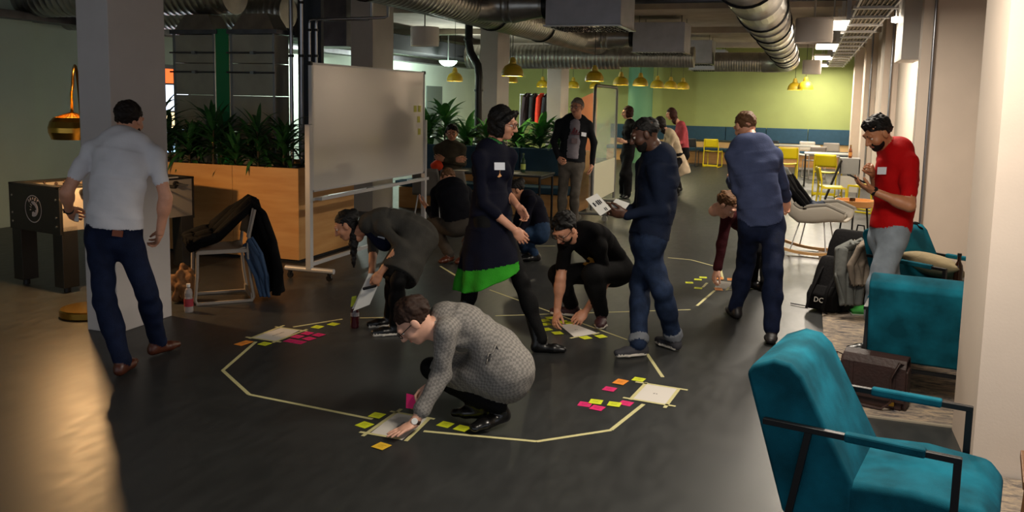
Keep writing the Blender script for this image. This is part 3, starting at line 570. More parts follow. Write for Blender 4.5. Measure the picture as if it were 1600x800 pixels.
# black backpacks on the rug
def backpack(label, loc, rz, lean, s=1., logo=False):
    t = thing('backpack', label, 'backpack', loc, rz); m = mat('backpack_black', '#0b0a0c', .8, var=.25, vscale=16, bump=.35, bscale=40, spec=.12)
    fr = (V((1, 0, 0)), V((0, 0, 1)), V((0, -1, 0)), V((0, 0, 0))); L = lean
    obj('main_pouch', MB().prism([(-.12*s, .0), (.14*s, 0), (.17*s, .10*s), (.13*s+L, .36*s), (.06*s+L, .46*s), (-.04*s+L, .47*s), (-.10*s+L*.8, .38*s), (-.15*s, .12*s)], -.15*s, .15*s, fr), m, t, bevel=.035)
    fp = obj('front_pocket', MB().prism([(-.20*s, .02), (-.13*s, .01), (-.13*s+L*.5, .22*s), (-.17*s+L*.35, .235*s), (-.21*s, .16*s)], -.13*s, .13*s, fr), m, t, bevel=.02)
    obj('side_pocket', MB().prism([(-.10*s, .02), (.10*s, .02), (.10*s+L*.3, .16*s), (-.08*s+L*.3, .16*s)], .14*s, .175*s, fr), m, t, bevel=.012)
    obj('strap', MB().tube([(-.02*s+L, -.08, .45*s), (-.14+L*.8, -.09, .40*s), (-.25, -.09, .22*s), (-.30, -.085, .05), (-.24, -.09, .015)], .016, 8, flat=.35), m, t)
    obj('strap', MB().tube([(-.02*s+L, .07, .45*s), (-.12+L*.8, .08, .36*s), (-.22, .08, .16*s), (-.26, .085, .03)], .014, 8, flat=.35), m, t)
    obj('haul_loop', MB().tube([(.03*s+L, -.04, .46*s), (.03*s+L, -.03, .50*s), (.03*s+L, .03, .50*s), (.03*s+L, .04, .46*s)], .008, 6), m, t)
    if logo:
        me = text_mesh('DC', .062); o = obj('logo', me, mat('logo_white', '#cfcac2', .7), fp)
        o.matrix_local = Matrix.Translation((-.205*s-.016, 0, .115*s)) @ Matrix.Rotation(R(-90), 4, 'Z') @ Matrix.Rotation(R(80), 4, 'X')
    return t
bp = backpack('black backpack with a small white emblem standing on the rug edge', (.27, 8.02, .008), R(62), .10, .98, True)
bp2 = backpack('tall black rucksack with a white tag behind the emblem backpack', (.46, 8.42, .008), R(60), .06, 1.4)
obj('hang_tag', MB().box((-.10, -.06, .54), (.004, .07, .09), Matrix.Rotation(R(25), 3, 'X')), mat('tag_white', '#d8d2c8', .7), bp2)
b = obj('strap_end', MB().tube([(-.06, 8.10, .012), (.02, 8.06, .013), (.10, 8.03, .014)], .012, 8, flat=.4), M_black); tag(b, 'loose black backpack strap lying on the dark floor', 'strap')
t = thing('green_box', 'flat green box with a white edge beside the backpack', 'box', (.56, 8.05, .008), R(10))
obj('box_body', MB().bb(-.14, .14, -.16, .16, 0, .03), mat('box_green', '#2f8a35', .5), t, bevel=.003); obj('edge_stripe', MB().bb(-.145, .145, -.165, .165, .002, .010), mat('box_white', '#cfd0c4', .6), t)
# satchel
def satchel():
    t = thing('satchel', 'dark brown leather satchel with a flap standing on the rug', 'bag', (.455, 5.53, .008), R(-16))
    m = mat('leather_brown', '#27120d', .6, var=.25, vscale=9, bump=.25, bscale=60)
    fr = (V((0, 1, 0)), V((0, 0, 1)), V((1, 0, 0)), V((0, 0, 0)))
    obj('body', MB().prism([(-.05, 0), (.05, 0), (.055, .25), (.03, .285), (-.03, .285), (-.055, .25)], -.18, .18, fr), m, t, bevel=.008)
    obj('flap', MB().prism([(-.068, .05), (-.060, .05), (-.062, .25), (-.04, .288), (.0, .300), (.05, .295), (.06, .27), (.066, .20), (.074, .20), (.07, .28), (.05, .312), (0, .318), (-.05, .305), (-.072, .26)], -.165, .195, fr), m, t, bevel=.003)
    obj('gusset', MB().prism([(-.045, .01), (.045, .01), (.05, .24), (0, .26), (-.05, .24)], .18, .205, fr), m, t, bevel=.008)
    for x in (-.11, .13):
        s = obj('strap', MB().bb(x-.012, x+.012, -.078, -.068, .02, .26), m, t, bevel=.002); obj('buckle', MB().bb(x-.015, x+.015, -.083, -.077, .03, .055), M_brass, s)
    obj('shoulder_strap', MB().tube([(.19, -.02, .27), (.16, -.09, .30), (.12, -.10, .20), (.13, -.10, .06), (.08, -.11, .012), (-.06, -.10, .012), (-.17, -.085, .012)], .010, 8, flat=.4), m, t)
    obj('shoulder_strap', MB().tube([(-.19, .01, .27), (-.215, -.03, .29), (-.20, -.085, .22), (-.175, -.085, .10)], .010, 8, flat=.4), m, t)
satchel()
t = thing('low_table', 'low wooden table on the rug in front of the pier', 'table', (1.12, 3.95, .008), R(-10))
obj('table_top', MB().bb(-.20, .25, -.25, .12, .30, .335), mat('walnut', '#6d4a2c', .5, var=.15, vscale=6, stretch=(1, 5, 1)), t, bevel=.004)
for x in (-.17, .22):
    for y in (-.22, .09): obj('leg', MB().tube([(x, y, 0), (x*.92, y*.92, .30)], .014, 8), mat('walnut', '#6d4a2c'), t)
def bottle(label, loc, prof, m, cap, lab=None, labz=(0, 0), labr=0):
    t = thing('bottle', label, 'bottle', loc)
    obj('glass', MB().lathe(prof, 20), m, t)
    r, z = prof[-2]; obj('cap', MB().lathe([(r+.003, z-.012), (r+.003, z+.012), (0, z+.012)], 12), cap, t)
    if lab: obj('paper_label', MB().lathe([(labr, labz[0]), (labr, labz[1])], 20), lab, t)
    return t
BP = [(0, 0), (.030, 0), (.033, .01), (.033, .13), (.028, .16), (.014, .19), (.0125, .235), (.0125, .24), (0, .245)]
M_brownglass = mat('brown_glass', '#2a1408', .12, trans=.2); M_greenglass = mat('green_glass', '#173d1e', .12, trans=.2); M_clear = mat('clear_plastic', '#b9b0ae', .12, trans=.5)
bottle('dark brown bottle standing on the seat beside the armchair frame', (1.15, 7.28, .445), BP, M_brownglass, M_black)
bottle('amber beer bottle on the grey shelf by the cream wall', (.80, 17.95, .80), BP, mat('amber_glass', '#7a3a10', .15, trans=.2), M_brass, mat('label_amber', '#b87a38', .7), (.04, .11), .0338)
bottle('green beer bottle standing on the dark table', (-3.95, 12.10, .735), [(r*1.1, z*1.1) for r, z in BP], M_greenglass, mat('cap_green', '#254a22', .4), mat('label_green', '#a8b860', .7), (.04, .12), .037)
KP = [(0, 0), (.034, 0), (.037, .012), (.037, .10), (.030, .13), (.033, .16), (.026, .19), (.013, .205), (.013, .225), (0, .23)]
bottle('clear plastic bottle with a red and white label beside the grey chair', (-4.76, 5.76, 0), KP, M_clear, mat('cap_white', '#d5d0cc', .5), mat('label_red', '#8d2430', .6), (.05, .115), .0378)
bottle('small bottle of dark red drink standing on the floor under the held sheets', (-3.27, 5.86, 0), [(0, 0), (.030, 0), (.034, .01), (.034, .085), (.034, .12), (.026, .15), (.014, .165), (.014, .185), (0, .19)], mat('red_drink', '#3a0c14', .1, trans=.15), mat('cap_clear', '#c9c4c4', .2, trans=.4), mat('drink_air', '#aaa4a6', .15, trans=.4), (.095, .125), .0346)
# paper bag beside the chair
blob('paper_bag', 'crumpled brown paper bag between the column and the grey chair', 'bag', (-5.02, 6.03, .14), (.11, .10, .16), mat('paper_brown', '#6d4a28', .8, var=.2, vscale=10, bump=.5, bscale=18), 11, amp=.22, flat=-.135, freq=8)
# moulded side chair (sled foot), also in yellow
def sled_chair(name, label, loc, rz, m, group=None, s=1.):
    t = thing(name, label, 'chair', loc, rz, group)
    def fn_back(u, v):   # curved backrest, u across, v up
        a = u*2-1; z = (.56+v*.24)*s; return (-.20*s-.05*v*s-.03*s*(1-a*a), a*.205*s*(1-.06*v), z)
    obj('backrest', MB().grid(fn_back, 12, 6), m, t, solid=.012*s)
    def fn_seat(u, v):
        a, b = u*2-1, v*2-1; return (b*.20*s+.0, a*.205*s*(1-.05*(b < -.5)), .455*s-.018*s*(1-a*a)+.012*s*(b < -.8))
    obj('seat', MB().grid(fn_seat, 12, 12), m, t, solid=.016*s)
    for sy in (-1, 1):
        y = sy*.205*s; f = MB()
        f.tube([(-.27*s, y*.92, .79*s), (-.22*s, y, .58*s), (-.205*s, y, .45*s), (-.225*s, y, .2*s), (-.25*s, y, .04*s), (-.235*s, y, .014*s), (-.2*s, y, .012*s)], .014*s, 8)
        obj('rear_post', f, m, t)
        obj('front_leg', MB().tube([(.20*s, y, .45*s), (.205*s, y, .25*s), (.225*s, y, .04*s), (.21*s, y, .014*s), (.18*s, y, .012*s)], .014*s, 8), m, t)
        obj('floor_runner', MB().bar((-.24*s, y, .012*s), (.22*s, y, .012*s), .030*s, .024*s), m, t, bevel=.005*s)
        obj('seat_rail', MB().bar((-.21*s, y, .445*s), (.20*s, y, .445*s), .016*s, .03*s), m, t)
    obj('rear_rung', MB().bar((-.235*s, -.205*s, .05*s), (-.235*s, .205*s, .05*s), .018*s, .05*s), m, t)
    return t
sled_chair('side_chair', 'grey moulded chair under a heap of dark coats by the planter', (-4.83, 6.26, 0), R(224), mat('chair_taupe', '#8a8178', .5), s=1.02)
drape('black_coat', 'black coat thrown over the back of the grey chair', 'coat', [(-4.60, 6.48, .72), (-4.63, 6.45, .87), (-4.72, 6.36, .76), (-4.86, 6.22, .575), (-4.97, 6.11, .525), (-5.02, 6.06, .515)], [(-.12, .12, 0), (-.09, .09, 0), (-.17, .17, 0), (-.18, .18, 0), (-.17, .17, 0), (-.13, .13, 0)], M_blackcloth, thick=.06, fold=.035, seed=2)
drape('dark_coat', 'long charcoal coat with a button hanging off the chair to the floor', 'coat', [(-4.65, 6.40, .86), (-4.57, 6.44, .76), (-4.50, 6.46, .52), (-4.45, 6.48, .26), (-4.44, 6.50, .06)], [(-.08, .08, 0), (-.14, .10, 0), (-.19, .12, 0), (-.20, .12, 0), (-.14, .10, 0)], mat('cloth_charcoal', '#121213', .9, var=.2, vscale=10, bump=.4, bscale=30, spec=.08), thick=.05, fold=.035, seed=6)
drape('blue_jacket', 'blue jacket lining showing between the dark coats on the chair', 'jacket', [(-4.56, 6.28, .52), (-4.48, 6.26, .40), (-4.42, 6.28, .24), (-4.41, 6.32, .05)], [(.06, -.03, .05), (.09, -.02, .03), (.07, .0, 0), (.03, .02, 0)], M_bluecloth, thick=.03, fold=.02, seed=8)
# big wooden planter
def plank_box(name, label, cat, x0, x1, y0, y1, z1, wall=.03, soil=.06, boards_front=3, boards_side=3):
    t = thing(name, label, cat, ((x0+x1)/2, (y0+y1)/2, 0)); cx, cy = (x0+x1)/2, (y0+y1)/2; X, Y = (x1-x0)/2, (y1-y0)/2
    g = .002
    for i in range(boards_front):
        a = -X+2*X*i/boards_front; b = -X+2*X*(i+1)/boards_front
        obj('front_panel', MB().bb(a+(g if i else 0), b-(g if i < boards_front-1 else 0), -Y, -Y+wall, .03, z1), M_birch, t, bevel=.002)
    obj('rear_panel', MB().bb(-X, X, Y-wall, Y, .03, z1), M_birch, t)
    for i in range(boards_side):
        a = -Y+wall+(2*Y-2*wall)*i/boards_side; b = -Y+wall+(2*Y-2*wall)*(i+1)/boards_side
        for sx in (-1, 1): obj('side_panel', MB().bb(min(sx*X, sx*(X-wall)), max(sx*X, sx*(X-wall)), a+g, b-g, .03, z1), M_birch, t, bevel=.002)
    obj('soil', MB().bb(-X+wall, X-wall, -Y+wall, Y-wall, z1-soil-.05, z1-soil), M_soil, t)
    obj('plinth', MB().bb(-X+.03, X-.03, -Y+.03, Y-.03, 0, .03), M_dark, t)
    return t
plank_box('planter_box', 'large birch plywood planter box behind the whiteboard', 'planter', -7.62, -5.11, 7.945, 9.14, 1.02, boards_side=1)
# leafy plants
LEAFM = [mat('leaf_dark', '#24502a', .38, color2='#356a38', vscale=9), mat('leaf_mid', '#3a7838', .36, color2='#559048', vscale=9), mat('leaf_stripe', '#2b4a22', .4, color2='#5d7a3a', vscale=14)]
def leaf_mesh(L, wd, droop, m, key, cache={}):
    k = (key, L, wd, droop)
    if k in cache: return cache[k]
    mb = MB(); n = 6; pts = []
    for i in range(n+1):
        u = i/n; w_ = wd*math.sin(PI*min(1, .06+u*.94))**.8*(1-.25*u) if i < n else .0008
        x = L*(u-.12*droop*u*u); z = L*(.55*u-droop*.75*u*u); pts.append((x, w_, z))
    vs = []; fs = []
    for x, w_, z in pts: vs += [(x, -w_, z+w_*.25), (x, 0, z), (x, w_, z+w_*.25)]
    for i in range(n):
        for j in (0, 1): fs.append((i*3+j, (i+1)*3+j, (i+1)*3+j+1, i*3+j+1))
    mb.add(vs, fs, True); me = mb.mesh('leaf'); me.materials.append(m); cache[k] = me
    return me
def plant(name, label, loc, h, nl, L, wd, m, seed, group, stem=True, low=.0, cane=0.):
    rng = random.Random(seed); t = thing(name, label, 'plant', loc, rng.uniform(0, 6), group)
    if stem: obj('stem', MB().tube([(0, 0, -.05), (.01, 0, h*.5), (.0, .01, h)], [.016, .013, .009], 8), mat('stem_brown', '#3a3420', .8), t)
    ms = [leaf_mesh(L*f, wd*f, d, m, m.name) for f in (.8, 1.0) for d in (.35, .7, 1.05)]
    for i in range(nl):
        o = bpy.data.objects.new('leaf', rng.choice(ms)); COL.objects.link(o); o.parent = t
        q = rng.random(); zz = low*h+(h-low*h)*(q**.6)
        o.location = (0, 0, zz); o.rotation_euler = (0, R(-(-10+50*q+rng.uniform(-12, 12))), i*2.39996+rng.uniform(-.3, .3))
    return t
PG = 'plants in the big planter'
sp_ = [(-7.38, 8.25, .45, 'spiky dark plant at the column end of the planter'), (-7.05, 8.15, .55, 'tallest spiky dark plant in the birch planter'), (-6.72, 8.20, .25, 'low dark plant beside the tallest spiky plant'), (-6.35, 8.15, .42, 'drooping dark plant in front of the painted green strip'),
       (-6.02, 8.12, .16, 'low dark plant hanging over the planter front'), (-5.75, 8.15, .40, 'drooping dark plant in front of the pipes'), (-5.45, 8.2, .25, 'dark plant at the front corner of the planter next to the whiteboard'), (-5.30, 8.75, .30, 'dark plant at the planter side behind the whiteboard post'), (-7.25, 8.5, .30, 'dark bushy plant at the foot of the air shaft by the window'), (-6.85, 8.5, .25, 'dark bushy plant behind the tallest spiky plant'), (-6.50, 8.5, .30, 'dark bushy plant at the foot of the second air shaft'), (-6.1, 8.5, .30, 'dark bushy plant between shaft and pipes'), (-5.7, 8.6, .35, 'dark bushy plant touching the vertical pipes')]
for i, (x, y, h, lab) in enumerate(sp_):
    plant('dracaena', lab, (x, y, .96), h*1.12, 40, .42, .036, LEAFM[0], 20+i, PG, low=.10)
# mobile whiteboard
def whiteboard():
    t = thing('whiteboard', 'large white mobile whiteboard on castors with a pen tray', 'whiteboard', (-4.55, 7.29, 0))
    L = 2.60
    obj('board', MB().bb(-.012, .012, .03, L-.03, .875, 2.10), mat('board_white', '#cfccc6', .14, 0, coat=.4), t)
    f = MB(); f.bb(-.018, .018, .0, L, .86, .878); f.bb(-.018, .018, 0, L, 2.095, 2.113); f.bb(-.018, .018, .0, .03, .86, 2.11); f.bb(-.018, .018, L-.03, L, .86, 2.11)
    obj('frame', f, M_white_metal, t)
    for y in (0, L): obj('corner_cap', MB().bb(-.022, .022, y-.02, y+.02, 2.085, 2.122), M_black, t, bevel=.005)
    for y in (-.03, L+.03):
        obj('post', MB().bb(-.028, .028, y-.028, y+.028, .10, 1.52), M_white_metal, t, bevel=.004)
        ft = obj('foot_bar', MB().tube([(-.27, y, .10), (.27, y, .10)], .026, 12), M_white_metal, t)
        for sx in (-.22, .22):
            c = obj('castor', MB().lathe([(0, -.012), (.03, -.012), (.032, 0), (.03, .012), (0, .012)], 14, (sx, y, .032), 'Y').bb(sx-.012, sx+.012, y-.02, y+.02, .035, .08), M_black, ft)
    obj('lower_rail', MB().bb(-.016, .016, 0, L, .13, .165), M_white_metal, t)
    obj('pen_tray', MB().bb(.02, .10, .04, L-.04, .78, .80).bb(.095, .10, .04, L-.04, .80, .815).bb(-.02, .02, .0, L, .775, .80), M_white_metal, t)
    return t
whiteboard()
e = obj('board_eraser', MB().bb(-4.52, -4.46, 9.05, 9.25, .80, .835), mat('eraser_blue', '#2c5468', .8), bevel=.006); tag(e, 'dark blue board eraser on the whiteboard tray', 'eraser')
e = obj('marker_pen', MB().tube([(-4.48, 8.30, .808), (-4.47, 8.43, .808)], .009, 10), M_black); tag(e, 'black marker pen on the whiteboard tray', 'pen')
M_ny, M_np, M_no, M_ng = mat('note_yellow', '#d6e022', .7), mat('note_pink', '#e0186e', .7), mat('note_orange', '#f0922a', .7), mat('note_gold', '#e6b92e', .7)
for i, (y, z) in enumerate(((9.62, 1.66), (9.74, 1.66), (9.72, 1.53), (9.74, 1.38))):
    n = obj('sticky_note', MB().bb(-4.536, -4.5345, y-.038, y+.038, z-.038, z+.038), mat('note_pale_yellow', '#d3d665', .7)); tag(n, 'pale yellow sticky note on the whiteboard', 'sticky note', 'sticky notes on the whiteboard')
# glass board on castors
def glassboard():
    t = thing('glass_board', 'tall mobile glass board with a white lower panel on castors', 'glass board', (-3.02, 12.62, 0), R(2))
    L = 1.85
    obj('glass_pane', MB().bb(-.006, .006, .05, L-.05, .86, 2.0), M_glass, t)
    obj('lower_panel', MB().bb(-.012, .012, .05, L-.05, .27, .85), mat('panel_white', '#b9b8a0', .5), t, bevel=.004)
    pts = [(0, 0, .16), (0, 0, 1.94), (0, .03, 2.0), (0, .09, 2.03), (0, L-.09, 2.03), (0, L-.03, 2.0), (0, L, 1.94), (0, L, .16)]
    obj('frame', MB().tube(pts, .024, 10), mat('frame_grey', '#6f706e', .4, .4), t)
    for y in (0, L):
        ft = obj('foot_bar', MB().tube([(-.26, y, .11), (.26, y, .11)], .022, 10), mat('frame_grey', '#6f706e'), t)
        for sx in (-.2, .2): obj('castor', MB().lathe([(0, -.014), (.042, -.014), (.046, 0), (.042, .014), (0, .014)], 16, (sx, y, .046), 'Y').bb(sx-.01, sx+.01, y-.02, y+.02, .05, .10), mat('castor_grey', '#8a8880', .5), ft)
glassboard()
# blue bench with planter behind
def bench():
    t = thing('bench', 'long blue upholstered bench on a birch base beside the dark table', 'bench', (-4.85, 12.75, 0))
    X = 1.45
    obj('base', MB().bb(-X, X, 0, .55, 0, .34), M_birch, t, bevel=.003)
    for i in range(3): obj('seat_pad', MB().bb(-X+i*2*X/3+.006, -X+(i+1)*2*X/3-.006, -.02, .45, .35, .45), M_blue, t, bevel=.015)
    obj('back_board', MB().bb(-X, X, .50, .56, .34, .62), M_birch, t)
    for i in range(3): obj('back_pad', MB().bb(-X+i*2*X/3+.006, -X+(i+1)*2*X/3-.006, .42, .52, .60, 1.03), M_blue, t, bevel=.015)
bench()
plank_box('planter_box', 'birch planter box behind the blue bench full of broad green leaves', 'planter', -6.30, -3.40, 13.32, 13.95, .98, boards_front=3, boards_side=1)
for i, (x, h, lab) in enumerate(((-6.15, .35, 'leafy plant at the whiteboard end of the bench planter'), (-5.85, .50, 'tall spiky leafy plant behind the bench next to the whiteboard'), (-5.45, .20, 'broad-leaved plant behind the seated man'), (-5.05, .18, 'broad-leaved plant beside the black drain pipe'), (-4.55, .16, 'broad-leaved plant behind the walking woman'), (-4.15, .26, 'big broad-leaved plant under the coat rack'), (-3.80, .25, 'broad-leaved plant behind the grey-haired man'))):
    plant('leafy_plant', lab, (x, 13.6, .92), h*1.2, 46, .50, .072, LEAFM[1], 60+i, 'plants behind the bench', low=.05)
# dark table at the bench
def dark_table(name, label, loc, w, d, h, m=None, group=None, rz=0.):
    t = thing(name, label, 'table', loc, rz, group); m = m or mat('table_dark', '#17191c', .4)
    obj('table_top', MB().bb(-w/2, w/2, -d/2, d/2, h-.03, h), m, t, bevel=.004)
    for sx in (-1, 1):
        for sy in (-1, 1): obj('leg', MB().tube([(sx*(w/2-.03), sy*(d/2-.03), h-.03), (sx*(w/2-.03), sy*(d/2-.03), 0)], .018, 8), M_black, t)
        obj('leg_brace', MB().tube([(sx*(w/2-.03), -d/2+.03, h-.05), (sx*(w/2-.03), d/2-.03, h-.05)], .014, 8), M_black, t)
    return t
dark_table('dark_table', 'black table in front of the blue bench', (-4.45, 11.98, 0), 1.85, .70, .735)
p = obj('paper_sheet', MB().bb(-4.15, -3.94, 11.78, 11.98, .735, .737), mat('paper_white', '#d8d6cf', .8)); tag(p, 'white paper sheet on the dark table near the green bottle', 'paper')
p = obj('paper_sheet', MB().bb(-4.95, -4.75, 11.80, 11.98, .735, .737), mat('paper_white', '#d8d6cf', .8)); tag(p, 'small white paper on the dark table near the seated man', 'paper')
b = blob('orange_cap', 'bright orange cap lying on the table edge before the seated man', 'cap', (-5.20, 11.80, .79), (.095, .085, .085), mat('orange_cloth', '#e8431c', .8), 21, amp=.05, flat=-.055)
for i, (x, y, rz, lab) in enumerate(((-5.02, 11.20, R(95), 'grey shell chair at the dark table next to the whiteboard post'), (-4.55, 11.14, R(85), 'grey shell chair at the dark table behind the crouching man'))):
    t = thing('shell_chair', lab, 'chair', (x, y, 0), rz, 'grey shell chairs')
    def fb(u, v): a = u*2-1; return (-.22-.06*v+.03*a*a, a*.21*(1-.15*v*v), .44+v*.38)
    obj('backrest', MB().grid(fb, 12, 8), mat('shell_grey', '#6a6762', .5), t, solid=.012)
    def fs(u, v): a, b_ = u*2-1, v*2-1; return (b_*.21, a*.21, .45+.02*a*a-.02*(1-b_*b_))
    obj('seat', MB().grid(fs, 10, 10), mat('shell_grey', '#6a6762'), t, solid=.012)
    for sx in (-1, 1):
        for sy in (-1, 1): obj('leg', MB().tube([(sx*.14, sy*.15, .43), (sx*.20, sy*.20, 0)], .010, 8), M_white_metal, t)
# coat rack
t = thing('coat_rack', 'slim clothes rail with hanging coats by the green wall', 'coat rack', (-6.8, 22, 0))
for sx in (-.5, .5): obj('post', MB().tube([(sx, 0, 0), (sx, 0, 1.95)], .014, 8), M_white_metal, t)
obj('rail', MB().tube([(-.5, 0, 1.93), (.5, 0, 1.93)], .014, 8), M_white_metal, t)
for sx in (-.5, .5): obj('foot_bar', MB().tube([(sx, -.25, .02), (sx, .25, .02)], .014, 8), M_white_metal, t)
for x, c, lab in ((-.28, '#2a1a20', 'dark plum coat hanging on the clothes rail'), (-.08, '#17171a', 'black coat hanging in the middle of the clothes rail'), (.10, '#d8381e', 'bright red jacket hanging on the clothes rail'), (.28, '#1c1c22', 'black coat hanging at the column end of the rail')):
    drape('coat', lab, 'coat', [(-6.8+x, 22, 1.94), (-6.8+x, 22, 1.86), (-6.8+x, 22, 1.5), (-6.8+x, 22, 1.12)], [(.02, .03, 0), (.06, .20, 0), (.075, .22, 0), (.085, .21, 0)], mat('coat_'+c[1:], c, .85, var=.15, vscale=10), thick=.10, fold=.02, seed=int(x*100)+50)
t = thing('banner_stand', 'salmon upright banner standing behind the grey-haired person', 'banner', (-5.08, 20.3, 0))
obj('banner', MB().prism([(-.28, .12), (.28, .12), (.28, 1.85), (.16, 1.99), (-.28, 1.78)], -.01, .01, (V((1, 0, 0)), V((0, 0, 1)), V((0, -1, 0)), V((0, 0, 0)))), mat('banner_salmon', '#d98a62', .85), t)
obj('foot', MB().bb(-.30, .30, -.15, .15, 0, .12), M_grey_pl, t, bevel=.01)
# far bench, tables and chairs at the green wall
t = thing('wall_bench', 'long blue bench with a tall back along the green wall', 'bench', (-1.5, 26.3, 0))
for i in range(6):
    x0 = -4.4+i*1.18; obj('back_pad', MB().bb(x0+.008, x0+1.172, .55, .68, .66, 1.10), M_blue, t, bevel=.01)
    obj('seat_pad', MB().bb(x0+.008, x0+1.172, .05, .6, .36, .46), M_blue, t, bevel=.012)
obj('back_board', MB().bb(-4.4, 2.68, .6, .69, .40, .68), M_birch_l, t); obj('base', MB().bb(-4.4, 2.68, .12, .69, 0, .35), M_birch, t)
M_tab = mat('table_grey', '#8b8b88', .45); M_chd = mat('chair_dark', '#202226', .5); M_chg = mat('chair_grey', '#8c8680', .5)
dark_table('cafe_table', 'grey cafe table in front of the far bench behind the man in navy', (-.35, 23.9, 0), 1.35, .7, .75, M_tab, 'grey cafe tables')
dark_table('cafe_table', 'grey cafe table at the far bench beside the cream wall', (.45, 20.6, 0), 1.0, .7, .74, M_tab, 'grey cafe tables')
dark_table('cafe_table', 'dark cafe table at the far bench beyond the woman in pink', (-2.5, 25.4, 0), 1.8, .7, .74, None)
CG = 'chairs of the cafe corner'
sled_chair('side_chair', 'yellow chair at the bench end facing the far tables', (-2.52, 25.1, 0), R(80), M_yellow, CG)
sled_chair('side_chair', 'yellow chair at the cafe table directly behind the man in navy', (-.42, 20.3, 0), R(95), M_yellow, CG, 1.08)
sled_chair('side_chair', 'yellow chair standing upright next to the metal shelf', (.42, 18.4, 0), R(75), M_yellow, CG, 1.05)
sled_chair('side_chair', 'low yellow chair in front of the other yellow ones', (.44, 15.6, 0), R(8), M_yellow, CG, .95)
sled_chair('side_chair', 'yellow chair half hidden behind the man in red', (.98, 15.9, 0), R(150), M_yellow, CG, 1.)
sled_chair('side_chair', 'dark chair at the far bench next to the woman in pink', (-3.15, 25.0, 0), R(85), M_chd, CG)
for x, y, m, lab in ((-.95, 24.9, M_chd, 'dark chair left of the white one at the far bench'), (.0, 25.0, mat('chair_white', '#b5b0a8', .5), 'pale white chair at the far bench'), (.62, 24.6, M_chg, 'grey chair at the far bench beside the cream wall'), (.18, 22.6, M_chg, 'grey chair with a dark coat near the cafe table')):
    sled_chair('side_chair', lab, (x, y, 0), R(-90 if y > 24 else 110), m, CG)
t = thing('metal_shelf', 'small grey side table with magazines by the cream wall', 'shelf', (.80, 17.95, 0))
obj('top', MB().bb(-.18, .18, -.18, .18, .78, .80), M_tab, t); obj('front_panel', MB().bb(-.18, .18, -.18, -.16, .50, .78), M_tab, t)
obj('magazine', MB().bb(-.16, .16, -.19, -.181, .15, .46), mat('magazine_pale', '#c9c5b8', .6), t)
for sx in (-.17, .17): obj('leg', MB().bar((sx, -.17, 0), (sx, -.17, .78), .02).bar((sx, .17, 0), (sx, .17, .78), .02), M_tab, t)
obj('easel_bar', MB().bar((-.42, -.3, 0), (-.16, -.2, .76), .035), M_black, t)
# wooden tray table
t = thing('tray_table', 'round wooden tray table beside the rocking chair', 'side table', (.66, 12.6, 0))
obj('tray', MB().lathe([(0, .44), (.23, .44), (.25, .45), (.26, .53), (.245, .53), (.235, .465), (0, .46)], 30), mat('tray_wood', '#c98f52', .5, var=.08, vscale=5), t)
for i in range(3): a = i*2.09+.4; obj('leg', MB().tube([(.17*math.cos(a), .17*math.sin(a), .44), (.22*math.cos(a), .22*math.sin(a), 0)], .013, 8), M_black, t)
b = obj('tumbler', MB().lathe([(0, .0), (.035, 0), (.04, .10), (.036, .10), (.032, .008), (0, .008)], 16, (.62, 12.5, .462)), M_brownglass); tag(b, 'dark glass tumbler on the wooden tray table', 'glass')
# rocking chair
def rocker():
    t = thing('rocking_chair', 'pale grey shell rocking chair with wooden runners', 'rocking chair', (.14, 11.05, 0), R(-14))
    m = mat('rocker_shell', '#b5aea2', .5); mp_ = mat('rocker_pad', '#8b867d', .8)
    prof = [(-.50, .98), (-.42, .82), (-.33, .64), (-.25, .48), (-.14, .405), (.02, .41), (.20, .445), (.38, .455)]
    wing = [.03, .05, .09, .13, .17, .20, .19, .10]
    lean = [.06, .07, .09, .08, .04, .0, .0, .02]
    def st(v):
        f = v*(len(prof)-1); i = min(int(f), len(prof)-2); q = f-i
        L_ = lambda a: a[i]+(a[i+1]-a[i])*q
        return L_([p[0] for p in prof]), L_([p[1] for p in prof]), L_(wing), L_(lean)
    def shell(u, v):
        a = u*2-1; x, z, h, l = st(v); W = .235
        if abs(a) <= .62: return (x, a/.62*W, z-.02*(1-(a/.62)**2))
        q = (abs(a)-.62)/.38; s_ = 1 if a > 0 else -1
        return (x+l*q, s_*(W+.05*math.sin(q*PI/2)), z+h*q**1.3)
    obj('shell', MB().grid(shell, 30, 30), m, t, solid=.018)
    obj('seat_pad', MB().grid(lambda u, v: (lambda p: (p[0]+.02*(1-v), p[1], p[2]+.03))(shell(.22+u*.56, .04+v*.92)), 12, 20), mp_, t, solid=.03)
    for s in (-1, 1):
        y = s*.225
        pts = [(-.46+.92*i/12, y, .03+.075*((i-6)/6)**2) for i in range(13)]
        rn = MB()
        for a, b_ in zip(pts[:-1], pts[1:]): rn.bar(a, b_, .035, .034)
        obj('wooden_runner', rn, mat('runner_wood', '#c79a62', .5, var=.08), t)
        obj('wire_leg', MB().tube([(-.22, y, .055), (-.14, s*.15, .40)], .008, 8), M_white_metal, t)
        obj('wire_leg', MB().tube([(.20, y, .048), (.14, s*.15, .43)], .008, 8), M_white_metal, t)
        obj('wire_brace', MB().tube([(-.14, s*.15, .40), (.14, s*.15, .43)], .008, 8), M_white_metal, t)
        pts = [shell(.5+s*.5, .40+.60*i/12) for i in range(13)]
        obj('arm_edge', MB().tube([(p[0], p[1], p[2]+.006) for p in pts], .020, 8), mp_, t)
rocker()
drape('jacket', 'dark grey jacket draped over the back of the rocking chair', 'jacket', [(-.44, 11.17, .80), (-.38, 11.17, 1.03), (-.27, 11.14, .98), (-.16, 11.10, .78), (-.04, 11.07, .60)], [(.05, .20, 0), (.05, .22, 0), (.05, .22, 0), (.05, .20, 0), (.05, .18, 0)], M_greycoat, thick=.05, fold=.025, seed=31)
